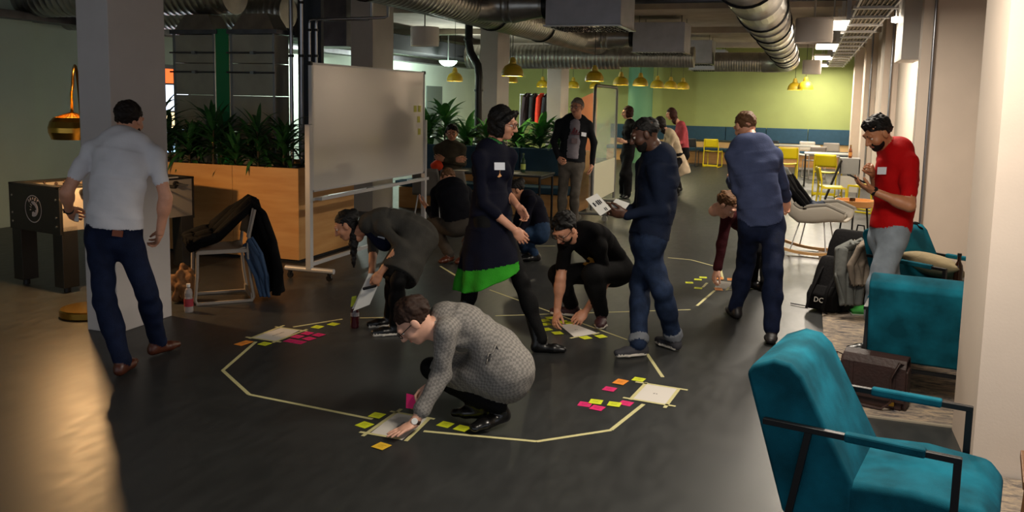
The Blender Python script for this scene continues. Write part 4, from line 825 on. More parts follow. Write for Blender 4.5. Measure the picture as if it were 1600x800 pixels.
drape('black_jacket', 'black jacket lying on the seat of the rocking chair', 'jacket', [(-.22, 11.02, .94), (-.10, 11.0, .74), (.04, 10.97, .56), (.16, 10.94, .54)], [(.05, .16, 0), (.05, .18, 0), (.05, .19, 0), (.05, .15, 0)], M_blackcloth, thick=.06, fold=.035, seed=33)
blob('denim_jacket', 'crumpled blue jacket on the seat of the rocking chair', 'jacket', (.16, 11.0, .575), (.12, .12, .075), mat('cloth_navy', '#1e2c44', .85, bump=.5, bscale=25), 17, amp=.25, freq=8)
# football table
def football_table():
    t = thing('football_table', 'black football table with a round panther emblem on its end', 'football table', (-6.17, 5.83, 0), R(-11))
    W, L = .76, 1.45
    mblk = mat('table_black', '#0f0f10', .45); mgrey = mat('table_side', '#8b857d', .5)
    e = obj('end_panel', MB().bb(-W, 0, 0, .03, .53, .935), mblk, t, bevel=.003); obj('end_panel', MB().bb(-W, 0, L-.03, L, .53, .935), mblk, t, bevel=.003)
    obj('side_panel', MB().bb(-.03, .0, .03, L-.03, .56, .935), mgrey, t); obj('side_panel', MB().bb(-W, -W+.03, .03, L-.03, .56, .935), mgrey, t)
    obj('playfield', MB().bb(-W+.03, -.03, .03, L-.03, .78, .80), mat('playfield', '#b9a878', .5), t)
    obj('rim', MB().bb(-W, -W+.05, 0, L, .935, .955).bb(-.05, 0, 0, L, .935, .955).bb(-W, 0, 0, .08, .935, .955).bb(-W, 0, L-.08, L, .935, .955), mat('table_rim', '#1a1a1a', .5), t)
    for x in (-W+.07, -.07):
        for y in (.09, L-.09):
            lg = obj('leg', MB().bb(x-.07, x+.07, y-.075, y+.075, .05, .60), mblk, t, bevel=.004); obj('leveller', MB().lathe([(0, 0), (.03, 0), (.03, .05), (0, .05)], 12, (x, y, 0)), M_black, lg)
    for i in range(6):
        y = .22+i*.20; r_ = obj('rod', MB().tube([(-W-.25, y, .895), (.20, y, .895)], .008, 8), M_pipe, t)
        hx = .20 if i % 2 == 0 else -W-.25
        obj('rod_handle', MB().tube([(hx-.055, y, .895), (hx+.055, y, .895)], [.018, .016], 10), M_black, r_)
        obj('rod_bearing', MB().lathe([(.012, 0), (.03, 0), (.03, .02), (.012, .02)], 12, (0.0, y, .895), 'X'), M_black, r_)
        for j in range(3):
            x = -W*.5+(j-1)*.18
            obj('player', MB().box((x, y, .885), (.022, .03, .09)).lathe([(0, .93), (.014, .94), (.014, .955), (0, .965)], 8, (x, y, 0)), mat('player_dark', '#2a1d18', .5), r_)
    for z in (.60, .68, .84):
        for x in (-W+.05, -.05): obj('bolt', MB().lathe([(0, -.006), (.009, -.006), (.009, 0)], 8, (x, 0, z), 'Y'), M_pipe, e)
    # round emblem: ring, panther head, lettering
    cx, cz, r = -.385, .735, .125; y = -.002
    def P2(a, rr): return (cx+rr*math.cos(a), y, cz+rr*math.sin(a))
    fr = (V((1, 0, 0)), V((0, 0, 1)), V((0, -1, 0)), V((cx, 0, cz)))
    mw = mat('emblem_white', '#a9a3a4', .6)
    rg = MB()
    for i in range(48):
        a, b_ = 2*PI*i/48, 2*PI*(i+1)/48
        rg.add([P2(a, r), P2(b_, r), P2(b_, r-.008), P2(a, r-.008)], [(0, 1, 2, 3)])
    em = obj('emblem_ring', rg, mw, t)
    moon = [(.070*math.cos(a), .070*math.sin(a)) for a in [R(-110+i*12) for i in range(20)]]+[(-.012, .045), (.02, .032), (.036, .012), (.046, .004), (.042, -.008), (.022, -.012), (.034, -.022), (.026, -.032), (.0, -.024), (-.02, -.03)]
    obj('emblem_face', MB().prism(moon, .001, .002, fr), mw, em)
    for pts in ([(-.062, .022), (-.03, .016), (-.032, .009)], [(-.062, -.016), (-.036, -.012), (-.04, -.004)], [(-.05, .05), (-.02, .03), (-.028, .026)]): obj('emblem_whisker', MB().prism(pts, .001, .002, fr), mw, em)
    for i, ch in enumerate('BEAST'):
        a = R(90+40-20*i); me = text_mesh(ch, .042, .0008); o = obj('emblem_letter', me, mw, em)
        o.matrix_local = Matrix.Translation((cx+.092*math.cos(a), -.003, cz+.092*math.sin(a))) @ Matrix.Rotation(-(a-PI/2), 4, 'Y') @ Matrix.Rotation(R(90), 4, 'X')
    obj('goal_counter', MB().bb(-.005, .012, .95, 1.25, .955, .965), M_white_metal, t)
    obj('ball_box', MB().bb(-.002, .03, .92, 1.02, .73, .83), M_black, t, bevel=.006)
football_table()
# brass arc lamp
t = thing('arc_lamp', 'brass arc floor lamp with a perforated dome shade behind the column', 'floor lamp', (-5.42, 5.37, 0))
obj('base', MB().lathe([(0, 0), (.21, 0), (.215, .01), (.215, .055), (.205, .065), (0, .065)], 40), M_brass, t)
sx, sy, sz = -.515, .41, 1.385    # shade bottom, relative
arc = [(0, 0, .06), (0, 0, 1.2)]+[(sx*.5-sx*.5*math.cos(a), sy*.5-sy*.5*math.cos(a), 1.2+.80*math.sin(a)**.9) for a in [PI*i/18 for i in range(1, 14)]]
arc = [p for p in arc]
end = (sx, sy, sz+.24)
obj('arc_pole', MB().tube(arc+[(sx*.975, sy*.975, 1.78), (sx, sy, 1.62), end], .012, 10), M_brass, t)
sh = obj('shade', MB().lathe([(.165, .0), (.188, .06), (.190, .10), (.175, .15), (.145, .185)], 40, (sx, sy, sz)).lathe([(.160, .0), (.183, .06), (.185, .10), (.170, .15), (.142, .182)], 40, (sx, sy, sz)), M_brass, t)
mb = MB()
for i in range(5):
    rr = .142-.026*i; z = .183+.010*i; mb.lathe([(rr, z), (rr-.013, z+.004)], 40, (sx, sy, sz))
for i in range(28): a = 2*PI*i/28; mb.bar((sx+.142*math.cos(a), sy+.142*math.sin(a), sz+.183), (sx+.01*math.cos(a), sy+.01*math.sin(a), sz+.232), .006, .003)
obj('perforated_top', mb, M_brass, sh)
obj('bulb', MB().lathe([(0, .02), (.035, .04), (.045, .075), (.03, .12), (.018, .16), (0, .17)], 16, (sx, sy, sz)), mat('bulb_warm', '#ffcf8a', .5, emit=18), t)
point_light('arc_lamp_light', (-5.42+sx, 5.37+sy, sz+.02), 75, (1, .58, .25), .045)
b = obj('power_cord', MB().tube([(-5.25, 5.55, .006), (-5.30, 5.40, .006), (-5.22, 5.28, .006), (-5.14, 5.30, .006)], .005, 6), M_black); tag(b, 'thin black lamp cord on the floor beside the brass base', 'cord')

# ------------------------------------------------------------------ floor game: pages, tape, sticky notes
M_page = mat('page_white', '#d6d1ca', .75); M_tape = mat('masking_tape', '#c9c28c', .7, var=.05, vscale=30); M_ink = mat('ink_grey', '#6e6a6a', .8)
page_words = ['beside the pink notes', 'under the hand of the person in the checked dress', 'beside the pink and yellow notes near the empty armchair', 'in front of the crouching man in the black tee', 'under the hand of the person in burgundy']
TZ = [.0004]
def strip(a, b, wd, z, mat_, name, parent=None, th=.0006):
    a, b = V((a[0], a[1], z)), V((b[0], b[1], z)); t = (b-a).normalized(); x = V((-t.y, t.x, 0))*wd/2
    return obj(name, MB().add([a-x, b-x, b+x, a+x, a-x+V((0, 0, th)), b-x+V((0, 0, th)), b+x+V((0, 0, th)), a+x+V((0, 0, th))], [(3, 2, 1, 0), (4, 5, 6, 7), (0, 1, 5, 4), (1, 2, 6, 5), (2, 3, 7, 6), (3, 0, 4, 7)]), mat_, parent)
for i, q in enumerate(PAGES):
    mb = MB(); vs = [(x, y, .0012) for x, y in q]+[(x, y, .0020) for x, y in q]
    mb.add(vs, [(4, 7, 6, 5), (0, 1, 2, 3), (0, 4, 5, 1), (1, 5, 6, 2), (2, 6, 7, 3), (3, 7, 4, 0)])
    pg = obj('page', mb, M_page, weld=True); tag(pg, 'white page taped to the floor '+page_words[i], 'paper', 'pages taped to the floor')
    c = sum((V((x, y, 0)) for x, y in q), V())/4; u = (V(q[1]+(0,))-V(q[0]+(0,))).normalized(); v = (V(q[0]+(0,))-V(q[3]+(0,))).normalized()
    # a printed line along the page, illegible in the photograph
    d_, n_ = (v, 8) if i < 2 else (u, 2)
    for j in range(n_):
        s0 = (j-(n_-1)/2)*.016
        p = c+d_*s0; e_ = u if d_ is v else v; strip(tuple(p-e_*(.004+.003*(j % 3 == 0)))[:2], tuple(p+e_*.006)[:2], .010, .0021, M_ink, 'printed_mark', pg, .0002)
    for j, (a, b) in enumerate(PAGE_TAPES[i]): strip(a, b, .022, .0022+.0007*(j % 2), M_tape, 'tape_strip', pg)
loop_words = ['from the orange note to the corner of the loop', 'short stretch at the sharp corner of the loop', 'long stretch towards the page of the checked dress', 'long stretch beside the black boots', 'stretch curving towards the empty armchair', 'short stretch ending at the page near the armchair', 'short stretch ending under the grey shoe with white sole', 'straight line running past the crouching man', 'loose curling end beside the knee of the crouching man', 'thin line crossing between standing legs', 'stretch beside the two yellow notes near the bottle', 'short stretch under the sneakers of the bending woman', 'far stretch beyond the standing man in navy pullover', 'far stretch leading to the burgundy sleeve', 'short far stretch ending at an orange note', 'slanting stretch in front of the burgundy sleeve page', 'tiny stretch between the far yellow notes', 'faint stretch behind the crouching man in black', 'short stretch beside the brown shoe']
for i, (a, b) in enumerate(LOOP_TAPES):
    wd = .024 if i not in (7, 9, 17) else .016
    o = strip(a, b, wd, .0003+.0009*(i % 2), M_tape, 'floor_tape'); tag(o, 'floor tape, '+loop_words[i], 'tape', 'tape loop on the floor')
NC = {'y': (M_ny, 'yellow'), 'p': (M_np, 'pink'), 'o': (M_no, 'orange'), 'g': (M_ng, 'golden')}
NR = dict(A=-10, B=-10, C=-4, D=42, E=4); NW = dict(A='beside the page with the pink block of notes', B='beside the page of the person in the checked dress', C='beside the page near the empty armchair', D='around the page of the crouching man', E='around the page of the person in burgundy')
NOTE_LABEL = {('A', 0): 'long orange note beside the tape corner of the far-left page', ('A', 1): 'yellow note at the corner of the page between the orange and pink notes', ('A', 8): 'yellow note on the floor near the pink block, farther from the bottle', ('A', 9): 'yellow note on the floor closest to the bottle of red drink',
    ('B', 0): 'yellow note covering the end of the tape line by the kneeling hand page', ('B', 1): 'yellow note at the taped corner of the kneeling hand page', ('B', 2): 'yellow note on the floor behind the held pink note', ('B', 3): 'golden note pressed down by the flat hand', ('B', 4): 'yellow note between the flat hand and the black boots', ('B', 5): 'yellow note touching the toe of the black boot',
    ('C', 0): 'orange note on the floor between a pink and a yellow one', ('C', 1): 'yellow note touching the top tape of the page by the empty armchair', ('C', 2): 'single pink note next to the orange one', ('C', 3): 'yellow note lying on top of two pink notes', ('C', 4): 'pink note half covered by a yellow one, outermost of its cluster', ('C', 5): 'pink note under the lower edge of a yellow one', ('C', 6): 'yellow note half covered by a pink one at the page', ('C', 7): 'pink note overlapping a yellow one below the page tape',
    ('D', 4): 'yellow note under the fingers of the crouching person', ('D', 6): 'yellow note at the near tape of the crouching page', ('D', 7): 'yellow note between the crouching page and the maroon sneaker',
    ('E', 0): 'far yellow note lying farthest from the burgundy sleeve', ('E', 3): 'far yellow note touching the short tape piece', ('E', 4): 'orange note at the end of the far tape line', ('E', 5): 'orange note behind the leg of the slate sweater person', ('E', 6): 'orange note under the fingers of the burgundy sleeve'}
rng = random.Random(5); nz = 0
for kx, q in NOTES.items():
    for c, x, y in q:
        long = c == 'o' and kx in 'AE'; m, cn = NC[c]; nz += 1
        w_, h_ = (.074, .125) if long else (.076, .076)
        if kx == 'C' and c == 'o': w_, h_ = .076, .10
        o = obj('sticky_note', MB().box((0, 0, 0), (w_, h_, .0012)), m, loc=(x, y, .0010+.0016*(nz % 3)), rot=(0, 0, R(NR[kx]+rng.uniform(-7, 7))))
        own = NOTE_LABEL.get((kx, q.index((c, x, y))))
        tag(o, own or cn+' sticky note on the floor '+NW[kx], 'sticky note', cn+' notes '+NW[kx])
        s = obj('pen_mark', MB().bb(-.02, .022, .012, .016, .0007, .0009).bb(-.022, .014, .0, .004, .0007, .0009).bb(-.018, .02, -.014, -.010, .0007, .0009), mat('pen_'+cn, {'y': '#aab01c', 'p': '#b01258', 'o': '#c07420', 'g': '#b89020'}[c], .8), o)

# ------------------------------------------------------------------ people: signed-distance bodies meshed as one skin
def nrm(a): return a/(np.linalg.norm(a)+1e-12)
def smin(a, b, k):
    h = np.maximum(k-np.abs(a-b), 0)/k
    return np.minimum(a, b)-h*h*k*.25
class Field:
    def __init__(s, lo, hi, h):
        s.h = h; s.lo = np.array(lo, np.float32); s.n = (np.ceil((np.array(hi)-s.lo)/h)+1).astype(int)
        s.ax = [s.lo[i]+h*np.arange(s.n[i], dtype=np.float32) for i in range(3)]
        s.F = {}
    def sub(s, c0, c1):
        i0 = np.clip(((np.array(c0)-s.lo)/s.h).astype(int), 0, s.n-1); i1 = np.clip(((np.array(c1)-s.lo)/s.h).astype(int)+2, 1, s.n)
        if np.any(i1 <= i0): return None
        sl = tuple(slice(i0[i], i1[i]) for i in range(3))
        X = s.ax[0][sl[0]][:, None, None]; Y = s.ax[1][sl[1]][None, :, None]; Z = s.ax[2][sl[2]][None, None, :]
        return sl, X, Y, Z
    def get(s, lab):
        if lab not in s.F: s.F[lab] = np.full(s.n, .3, np.float32)
        return s.F[lab]
    def put(s, lab, sl, d, k, cut=False):
        A = s.get(lab)
        if cut: A[sl] = np.maximum(A[sl], -d)
        elif k > 0: A[sl] = smin(A[sl], d.astype(np.float32), k)
        else: A[sl] = np.minimum(A[sl], d)
    def cap(s, lab, a, b, r1, r2, k=.02, flat=False, pad=.05):
        a = np.array(a, float); b = np.array(b, float); m = max(r1, r2)+pad
        q = s.sub(np.minimum(a, b)-m, np.maximum(a, b)+m)
        if q is None: return
        sl, X, Y, Z = q; ab = b-a; L2 = ab@ab+1e-9; L = math.sqrt(L2)
        t = ((X-a[0])*ab[0]+(Y-a[1])*ab[1]+(Z-a[2])*ab[2])/L2
        tc = np.clip(t, 0, 1) if not flat else t
        dx = X-a[0]-tc*ab[0]; dy = Y-a[1]-tc*ab[1]; dz = Z-a[2]-tc*ab[2]
        d = np.sqrt(dx*dx+dy*dy+dz*dz)-(r1+(r2-r1)*np.clip(t, 0, 1))
        if flat: d = np.maximum(d, np.abs(t-.5)*L-.5*L)
        s.put(lab, sl, d, k)
    def eseg(s, lab, a, b, ra, rb, xdir, k=.03, flat=False, pad=.06, wave=0., nw=9, plane=None):
        a = np.array(a, float); b = np.array(b, float); ab = b-a; L = np.linalg.norm(ab)+1e-9; n = ab/L
        x = np.array(xdir, float); x = nrm(x-(x@n)*n); y = np.cross(n, x)
        m = max(*ra, *rb)+pad
        q = s.sub(np.minimum(a, b)-m, np.maximum(a, b)+m)
        if q is None: return
        sl, X, Y, Z = q; PX, PY, PZ = X-a[0], Y-a[1], Z-a[2]
        t = (PX*n[0]+PY*n[1]+PZ*n[2])/L; tc = np.clip(t, 0, 1)
        u = PX*x[0]+PY*x[1]+PZ*x[2]; v = PX*y[0]+PY*y[1]+PZ*y[2]
        wx = ra[0]+(rb[0]-ra[0])*tc; wd = ra[1]+(rb[1]-ra[1])*tc
        if wave:
            q_ = 1+wave*tc*np.sin(nw*np.arctan2(v, u)+1.5*np.sin(2*np.arctan2(v, u))); wx = wx*q_; wd = wd*q_
        mn = np.minimum(wx, wd)
        if flat:
            d = (np.sqrt((u/wx)**2+(v/wd)**2)-1)*mn
            d = np.maximum(d, np.abs(t-.5)*L-.5*L)
        else:
            w = (t-tc)*L
            d = (np.sqrt((u/wx)**2+(v/wd)**2+(w/mn)**2)-1)*mn
        if plane is not None:
            pp, pn = plane; d = np.maximum(d, (X-pp[0])*pn[0]+(Y-pp[1])*pn[1]+(Z-pp[2])*pn[2])
        s.put(lab, sl, d, k)
    def ell(s, lab, c, M, r, k=.02, pad=.03, cut=False, cond=None):
        """ellipsoid, M rows = axes"""
        c = np.array(c, float); m = max(r)+pad; q = s.sub(c-m, c+m)
        if q is None: return
        sl, X, Y, Z = q; PX, PY, PZ = X-c[0], Y-c[1], Z-c[2]
        e = [(PX*M[i][0]+PY*M[i][1]+PZ*M[i][2])/r[i] for i in range(3)]
        q0 = np.sqrt(e[0]**2+e[1]**2+e[2]**2)+1e-6
        q1 = np.sqrt((e[0]/r[0])**2+(e[1]/r[1])**2+(e[2]/r[2])**2)+1e-6
        d = q0*(q0-1)/q1
        if cond is not None:
            o = s.org; QX, QY, QZ = X-o[0], Y-o[1], Z-o[2]
            loc = [QX*M[i][0]+QY*M[i][1]+QZ*M[i][2] for i in range(3)]
            d = np.maximum(d, cond(*loc))
        s.put(lab, sl, d, k, cut)
    def folds(s, lab, amp, f=1.):
        if lab not in s.F: return
        X = s.ax[0][:, None, None]*f; Y = s.ax[1][None, :, None]*f; Z = s.ax[2][None, None, :]*f
        n = np.sin(X*29+2.2*np.sin(Z*17+Y*6))+np.sin(Y*31+2.0*np.sin(Z*21+X*9))+np.sin(Z*33+2.4*np.sin(X*15-Y*13))
        s.F[lab] += (amp*.5)*n.astype(np.float32)
    def mesh(s):
        labs = list(s.F); D = None; I = None
        for i, l in enumerate(labs):
            if D is None: D = s.F[l].copy(); I = np.zeros(D.shape, np.int8)
            else:
                m = s.F[l] < D; D[m] = s.F[l][m]; I[m] = i
        D[0] = D[-1] = .05; D[:, 0] = D[:, -1] = .05; D[:, :, 0] = D[:, :, -1] = .05
        S = (D < 0); n = D.shape
        c = S[:-1, :-1, :-1].astype(np.int8)
        cnt = np.zeros(c.shape, np.int8)
        for a in (0, 1):
            for b in (0, 1):
                for e in (0, 1): cnt += S[a:n[0]-1+a, b:n[1]-1+b, e:n[2]-1+e]
        act = (cnt > 0) & (cnt < 8); idx = np.argwhere(act)
        vid = np.full(act.shape, -1, np.int32); vid[act] = np.arange(len(idx))
        P = np.zeros((len(idx), 3)); W = np.zeros(len(idx))
        corner = [(a, b, e) for a in (0, 1) for b in (0, 1) for e in (0, 1)]
        val = {q: D[idx[:, 0]+q[0], idx[:, 1]+q[1], idx[:, 2]+q[2]] for q in corner}
        for q in corner:
            for ax in range(3):
                if q[ax] == 0:
                    q2 = list(q); q2[ax] = 1; q2 = tuple(q2)
                    va, vb = val[q], val[q2]; m = (va < 0) != (vb < 0)
                    t = np.where(m, va/np.where(m, va-vb, 1), 0)
                    p = np.array(q, float)[None, :].repeat(len(idx), 0); p[:, ax] = t
                    P[m] += p[m]; W[m] += 1
        P = (idx+P/W[:, None])*s.h+s.lo
        # label of each vertex: the smallest corner distance
        fr = (P-s.lo)/s.h-idx; best = None
        for i, l in enumerate(labs):
            A = s.F[l]; tv = 0
            for q in corner:
                w_ = np.ones(len(idx))
                for ax in range(3): w_ = w_*(fr[:, ax] if q[ax] else 1-fr[:, ax])
                tv = tv+w_*A[idx[:, 0]+q[0], idx[:, 1]+q[1], idx[:, 2]+q[2]]
            if best is None: best = tv; lab = np.zeros(len(idx), int)
            else: m = tv < best; best = np.where(m, tv, best); lab = np.where(m, i, lab)
        faces = []
        for ax in range(3):
            o = [(1, 0), (0, 2), (2, 1)]
            sl0 = [slice(None)]*3; sl1 = [slice(None)]*3; sl0[ax] = slice(0, -1); sl1[ax] = slice(1, None)
            A = S[tuple(sl0)]; B = S[tuple(sl1)]; e = np.argwhere(A != B)
            inside = A[e[:, 0], e[:, 1], e[:, 2]]
            b1, b2 = [i for i in range(3) if i != ax]
            def cell(d1, d2):
                q = e.copy(); q[:, b1] -= d1; q[:, b2] -= d2
                return vid[q[:, 0], q[:, 1], q[:, 2]]
            Q = np.stack([cell(1, 1), cell(0, 1), cell(0, 0), cell(1, 0)], 1)
            flip = inside if ax != 1 else ~inside
            Q[~flip] = Q[~flip][:, ::-1]
            faces.append(Q[(Q >= 0).all(1)])
        Fc = np.concatenate(faces)
        fl = lab[Fc[:, 0]]; f2 = lab[Fc[:, 2]]; fl = np.where((lab[Fc[:, 1]] == lab[Fc[:, 2]]), f2, fl)
        return P, Fc, fl, labs

SKIN = {'light': '#c98f72', 'pale': '#d2a088', 'tan': '#a9714f', 'dark': '#4b2e20', 'olive': '#b98162'}
def skin_mat(t): return mat('skin_'+t, SKIN[t], .5, var=.06, vscale=30)
def hair_mat(name, c): return mat('hair_'+name, c, .62, bump=.35, bscale=220, stretch=(1, 1, .3), spec=.25)

def head_axes(face, uphint=(0, 0, 1)):
    f = nrm(np.array(face, float)); u = np.array(uphint, float); u = nrm(u-(u@f)*f); x = np.cross(f, u)
    return np.array([x, f, u])
def build_head(c, M, s, beard=False, brow=True):
    """head with face; local axes x right, y forward, z up"""
    h = .0048; fld = Field(c-.17*s, c+.17*s, h); fld.org = c
    def w(p): return c+s*(p[0]*M[0]+p[1]*M[1]+p[2]*M[2])
    def E(l, p, r, k=.02, **kw): fld.ell(l, w(p), M, [x*s for x in r], k*s, **kw)
    def Cp(l, a, b, r1, r2, k=.012): fld.cap(l, w(a), w(b), r1*s, r2*s, k*s, pad=.02)
    E('skin', (0, -.018, .030), (.074, .092, .080)); E('skin', (0, .022, -.035), (.057, .066, .072), .04)
    E('skin', (0, .052, -.088), (.024, .024, .020), .03); Cp('skin', (0, -.02, -.03), (0, -.035, -.12), .050, .052, .03)
    E('skin', (-.042, .05, -.03), (.022, .025, .022), .02); E('skin', (.042, .05, -.03), (.022, .025, .022), .02)
    Cp('skin', (-.04, .078, .026), (.04, .078, .026), .012, .012, .015)
    for sx in (-1, 1): fld.ell('skin', w((sx*.031, .098, .006)), M, [.019*s, .017*s, .012*s], 0, cut=True)
    Cp('skin', (0, .086, .016), (0, .108, -.030), .008, .012, .012); Cp('skin', (-.011, .096, -.034), (.011, .096, -.034), .009, .009, .01)
    for sx in (-1, 1):
        E('eye', (sx*.031, .072, .006), (.0125, .0125, .0125), .001); E('iris', (sx*.031, .0815, .006), (.0055, .005, .0055), .001)
        Cp('skin', (sx*.020, .083, .013), (sx*.042, .078, .012), .0045, .0045, .006)
        E('skin', (sx*.078, -.008, -.004), (.010, .020, .031), .01)
        if brow: Cp('hair', (sx*.016, .090, .027), (sx*.046, .078, .027), .0045, .0035, .004)
    Cp('lip', (-.019, .082, -.057), (.019, .082, -.057), .0055, .0055, .004); Cp('lip', (-.013, .084, -.064), (.013, .084, -.064), .006, .006, .004)
    if beard:
        E('hair', (0, .021, -.039), (.0595, .0690, .0745), .01, cond=lambda x, y, z: np.maximum(np.maximum(z-s*(-.030)-.35*np.abs(y-s*.01)*(y < s*.01), -(y+s*.005)), s*.020-np.sqrt(x*x*.5+(z+s*.058)**2*2.2)))
        E('hair', (0, .054, -.092), (.028, .026, .022), .02); Cp('hair', (-.024, .079, -.047), (.024, .079, -.047), .006, .006, .006)
    return fld.mesh()
def build_hair(c, M, s, style, lengths=()):
    h = .0052; big = .17 if style not in ('bob', 'long') else .20
    lo, hi = c-big*s, c+big*s
    for a, b, r1, r2 in lengths:
        m = max(r1, r2)+.03; lo = np.minimum(lo, np.minimum(a, b)-m); hi = np.maximum(hi, np.maximum(a, b)+m)
    fld = Field(lo, hi, h); fld.org = c
    def w(p): return c+s*(p[0]*M[0]+p[1]*M[1]+p[2]*M[2])
    t = {'buzz': .004, 'short': .014, 'curly': .020, 'tight': .007, 'bob': .016, 'long': .014, 'quiff': .012, 'thin': .007}[style]
    def cond(x, y, z):
        x, y, z = x/s, y/s, z/s
        face = (y-.042)-np.clip((z-.048)*3.0, -.03, .3)+.004*np.sin(x*240)+.003*np.sin(z*300+x*90)      # uneven hairline
        nape = (-.055-z)+np.clip(y+.03, 0, 1)*1.15
        if style in ('bob', 'long'): nape = (-.11-z)*1.0; face = (y-.020)-np.clip((z-.045)*2.6, -.0, .2)
        return np.maximum(face, nape)*s
    fld.ell('hair', w((0, -.018-t*.75, .030+t*.75)), M, [(.0745+t*.75)*s, (.092+t*.45)*s, (.0805+t*.65)*s], .001, cond=cond)
    if style in ('bob', 'long'):
        fld.ell('hair', w((0, -.030, -.025)), M, [.100*s, .088*s, .105*s], .03, cond=lambda x, y, z: np.maximum((y/s-.036-.25*np.maximum(z/s, 0))*s, (-.100-z/s)*s))
    if style == 'quiff':
        fld.ell('hair', w((0, .038, .094)), M, [.056*s, .044*s, .030*s], .02); fld.ell('hair', w((0, -.02, .096)), M, [.060*s, .066*s, .026*s], .03); fld.folds('hair', .004, 5.0)
    if style in ('curly',):
        for i in range(46):
            a = random.uniform(0, 2*PI); e = random.uniform(-.15, 1.5)
            p = (math.cos(a)*math.cos(e)*.082, -.018+math.sin(a)*math.cos(e)*.10, .032+math.sin(e)*.092)
            if p[1] > .05 and p[2] < .075: continue
            if p[2] < .0 and p[1] > -.02: continue
            fld.ell('hair', w(p), M, [.020*s]*3, .008)
    for a, b, r1, r2 in lengths: fld.cap('hair', a, b, r1, r2, .02)
    fld.folds('hair', .004 if style in ('bob', 'long', 'tight') else .005, 2.6); fld.folds('hair', .0025, 7.0)
    return fld.mesh()
def build_hand(wr, d, n, side, s, curl=.5, spread=.12, arm_r=.026, thumb=.5, arm=None):
    """d finger direction, n palm normal"""
    d = nrm(d); n = nrm(n-(n@d)*d); e = np.cross(d, n)*(1 if side == 'R' else -1)   # e: thumb side
    lo = wr-.13*s; hi = wr+.13*s; lo = np.minimum(lo, wr+d*.20*s-.12*s); hi = np.maximum(hi, wr+d*.20*s+.12*s)
    fld = Field(lo, hi, .0042)
    def w(p): return wr+s*(p[0]*d+p[1]*e+p[2]*n)
    M = np.array([d, e, n])
    back = -(d if arm is None else nrm(arm))*.05*s
    fld.cap('skin', wr+back, w((.02, 0, 0)), arm_r, .026*s, .02)
    fld.ell('skin', w((.052, 0, 0)), M, [.056*s, .041*s, .018*s], .012); fld.ell('skin', w((.03, .024, .008)), M, [.034*s, .020*s, .016*s], .015)
    L = [.076, .085, .078, .060]; Y = [.029, .010, -.010, -.028]
    for i in range(4):
        p = np.array((.090-.006*abs(i-1), Y[i], 0.)); ang = 0.; sp = spread*(1.3-i*.85)
        for j, fr in enumerate((.45, .32, .25)):
            ang += curl*(.55+.35*(j > 0))*(1+.08*i)
            q = p+L[i]*fr*np.array((math.cos(ang)*math.cos(sp), math.sin(sp)*math.cos(ang), math.sin(ang)))
            fld.cap('skin', w(p), w(q), (.0092-.0008*j)*s, (.0086-.0010*j)*s, .004, pad=.02); p = q
    p = np.array((.018, .030, .006)); a = .75-.55*thumb
    for j, l in enumerate((.042, .032, .026)):
        q = p+l*np.array((math.cos(a), math.sin(a)*(1-.5*thumb), .25+.5*thumb*(j > 0))); fld.cap('skin', w(p), w(q), (.0125-.0015*j)*s, (.0115-.0018*j)*s, .006, pad=.02); p = q; a -= .25
    return fld.mesh()

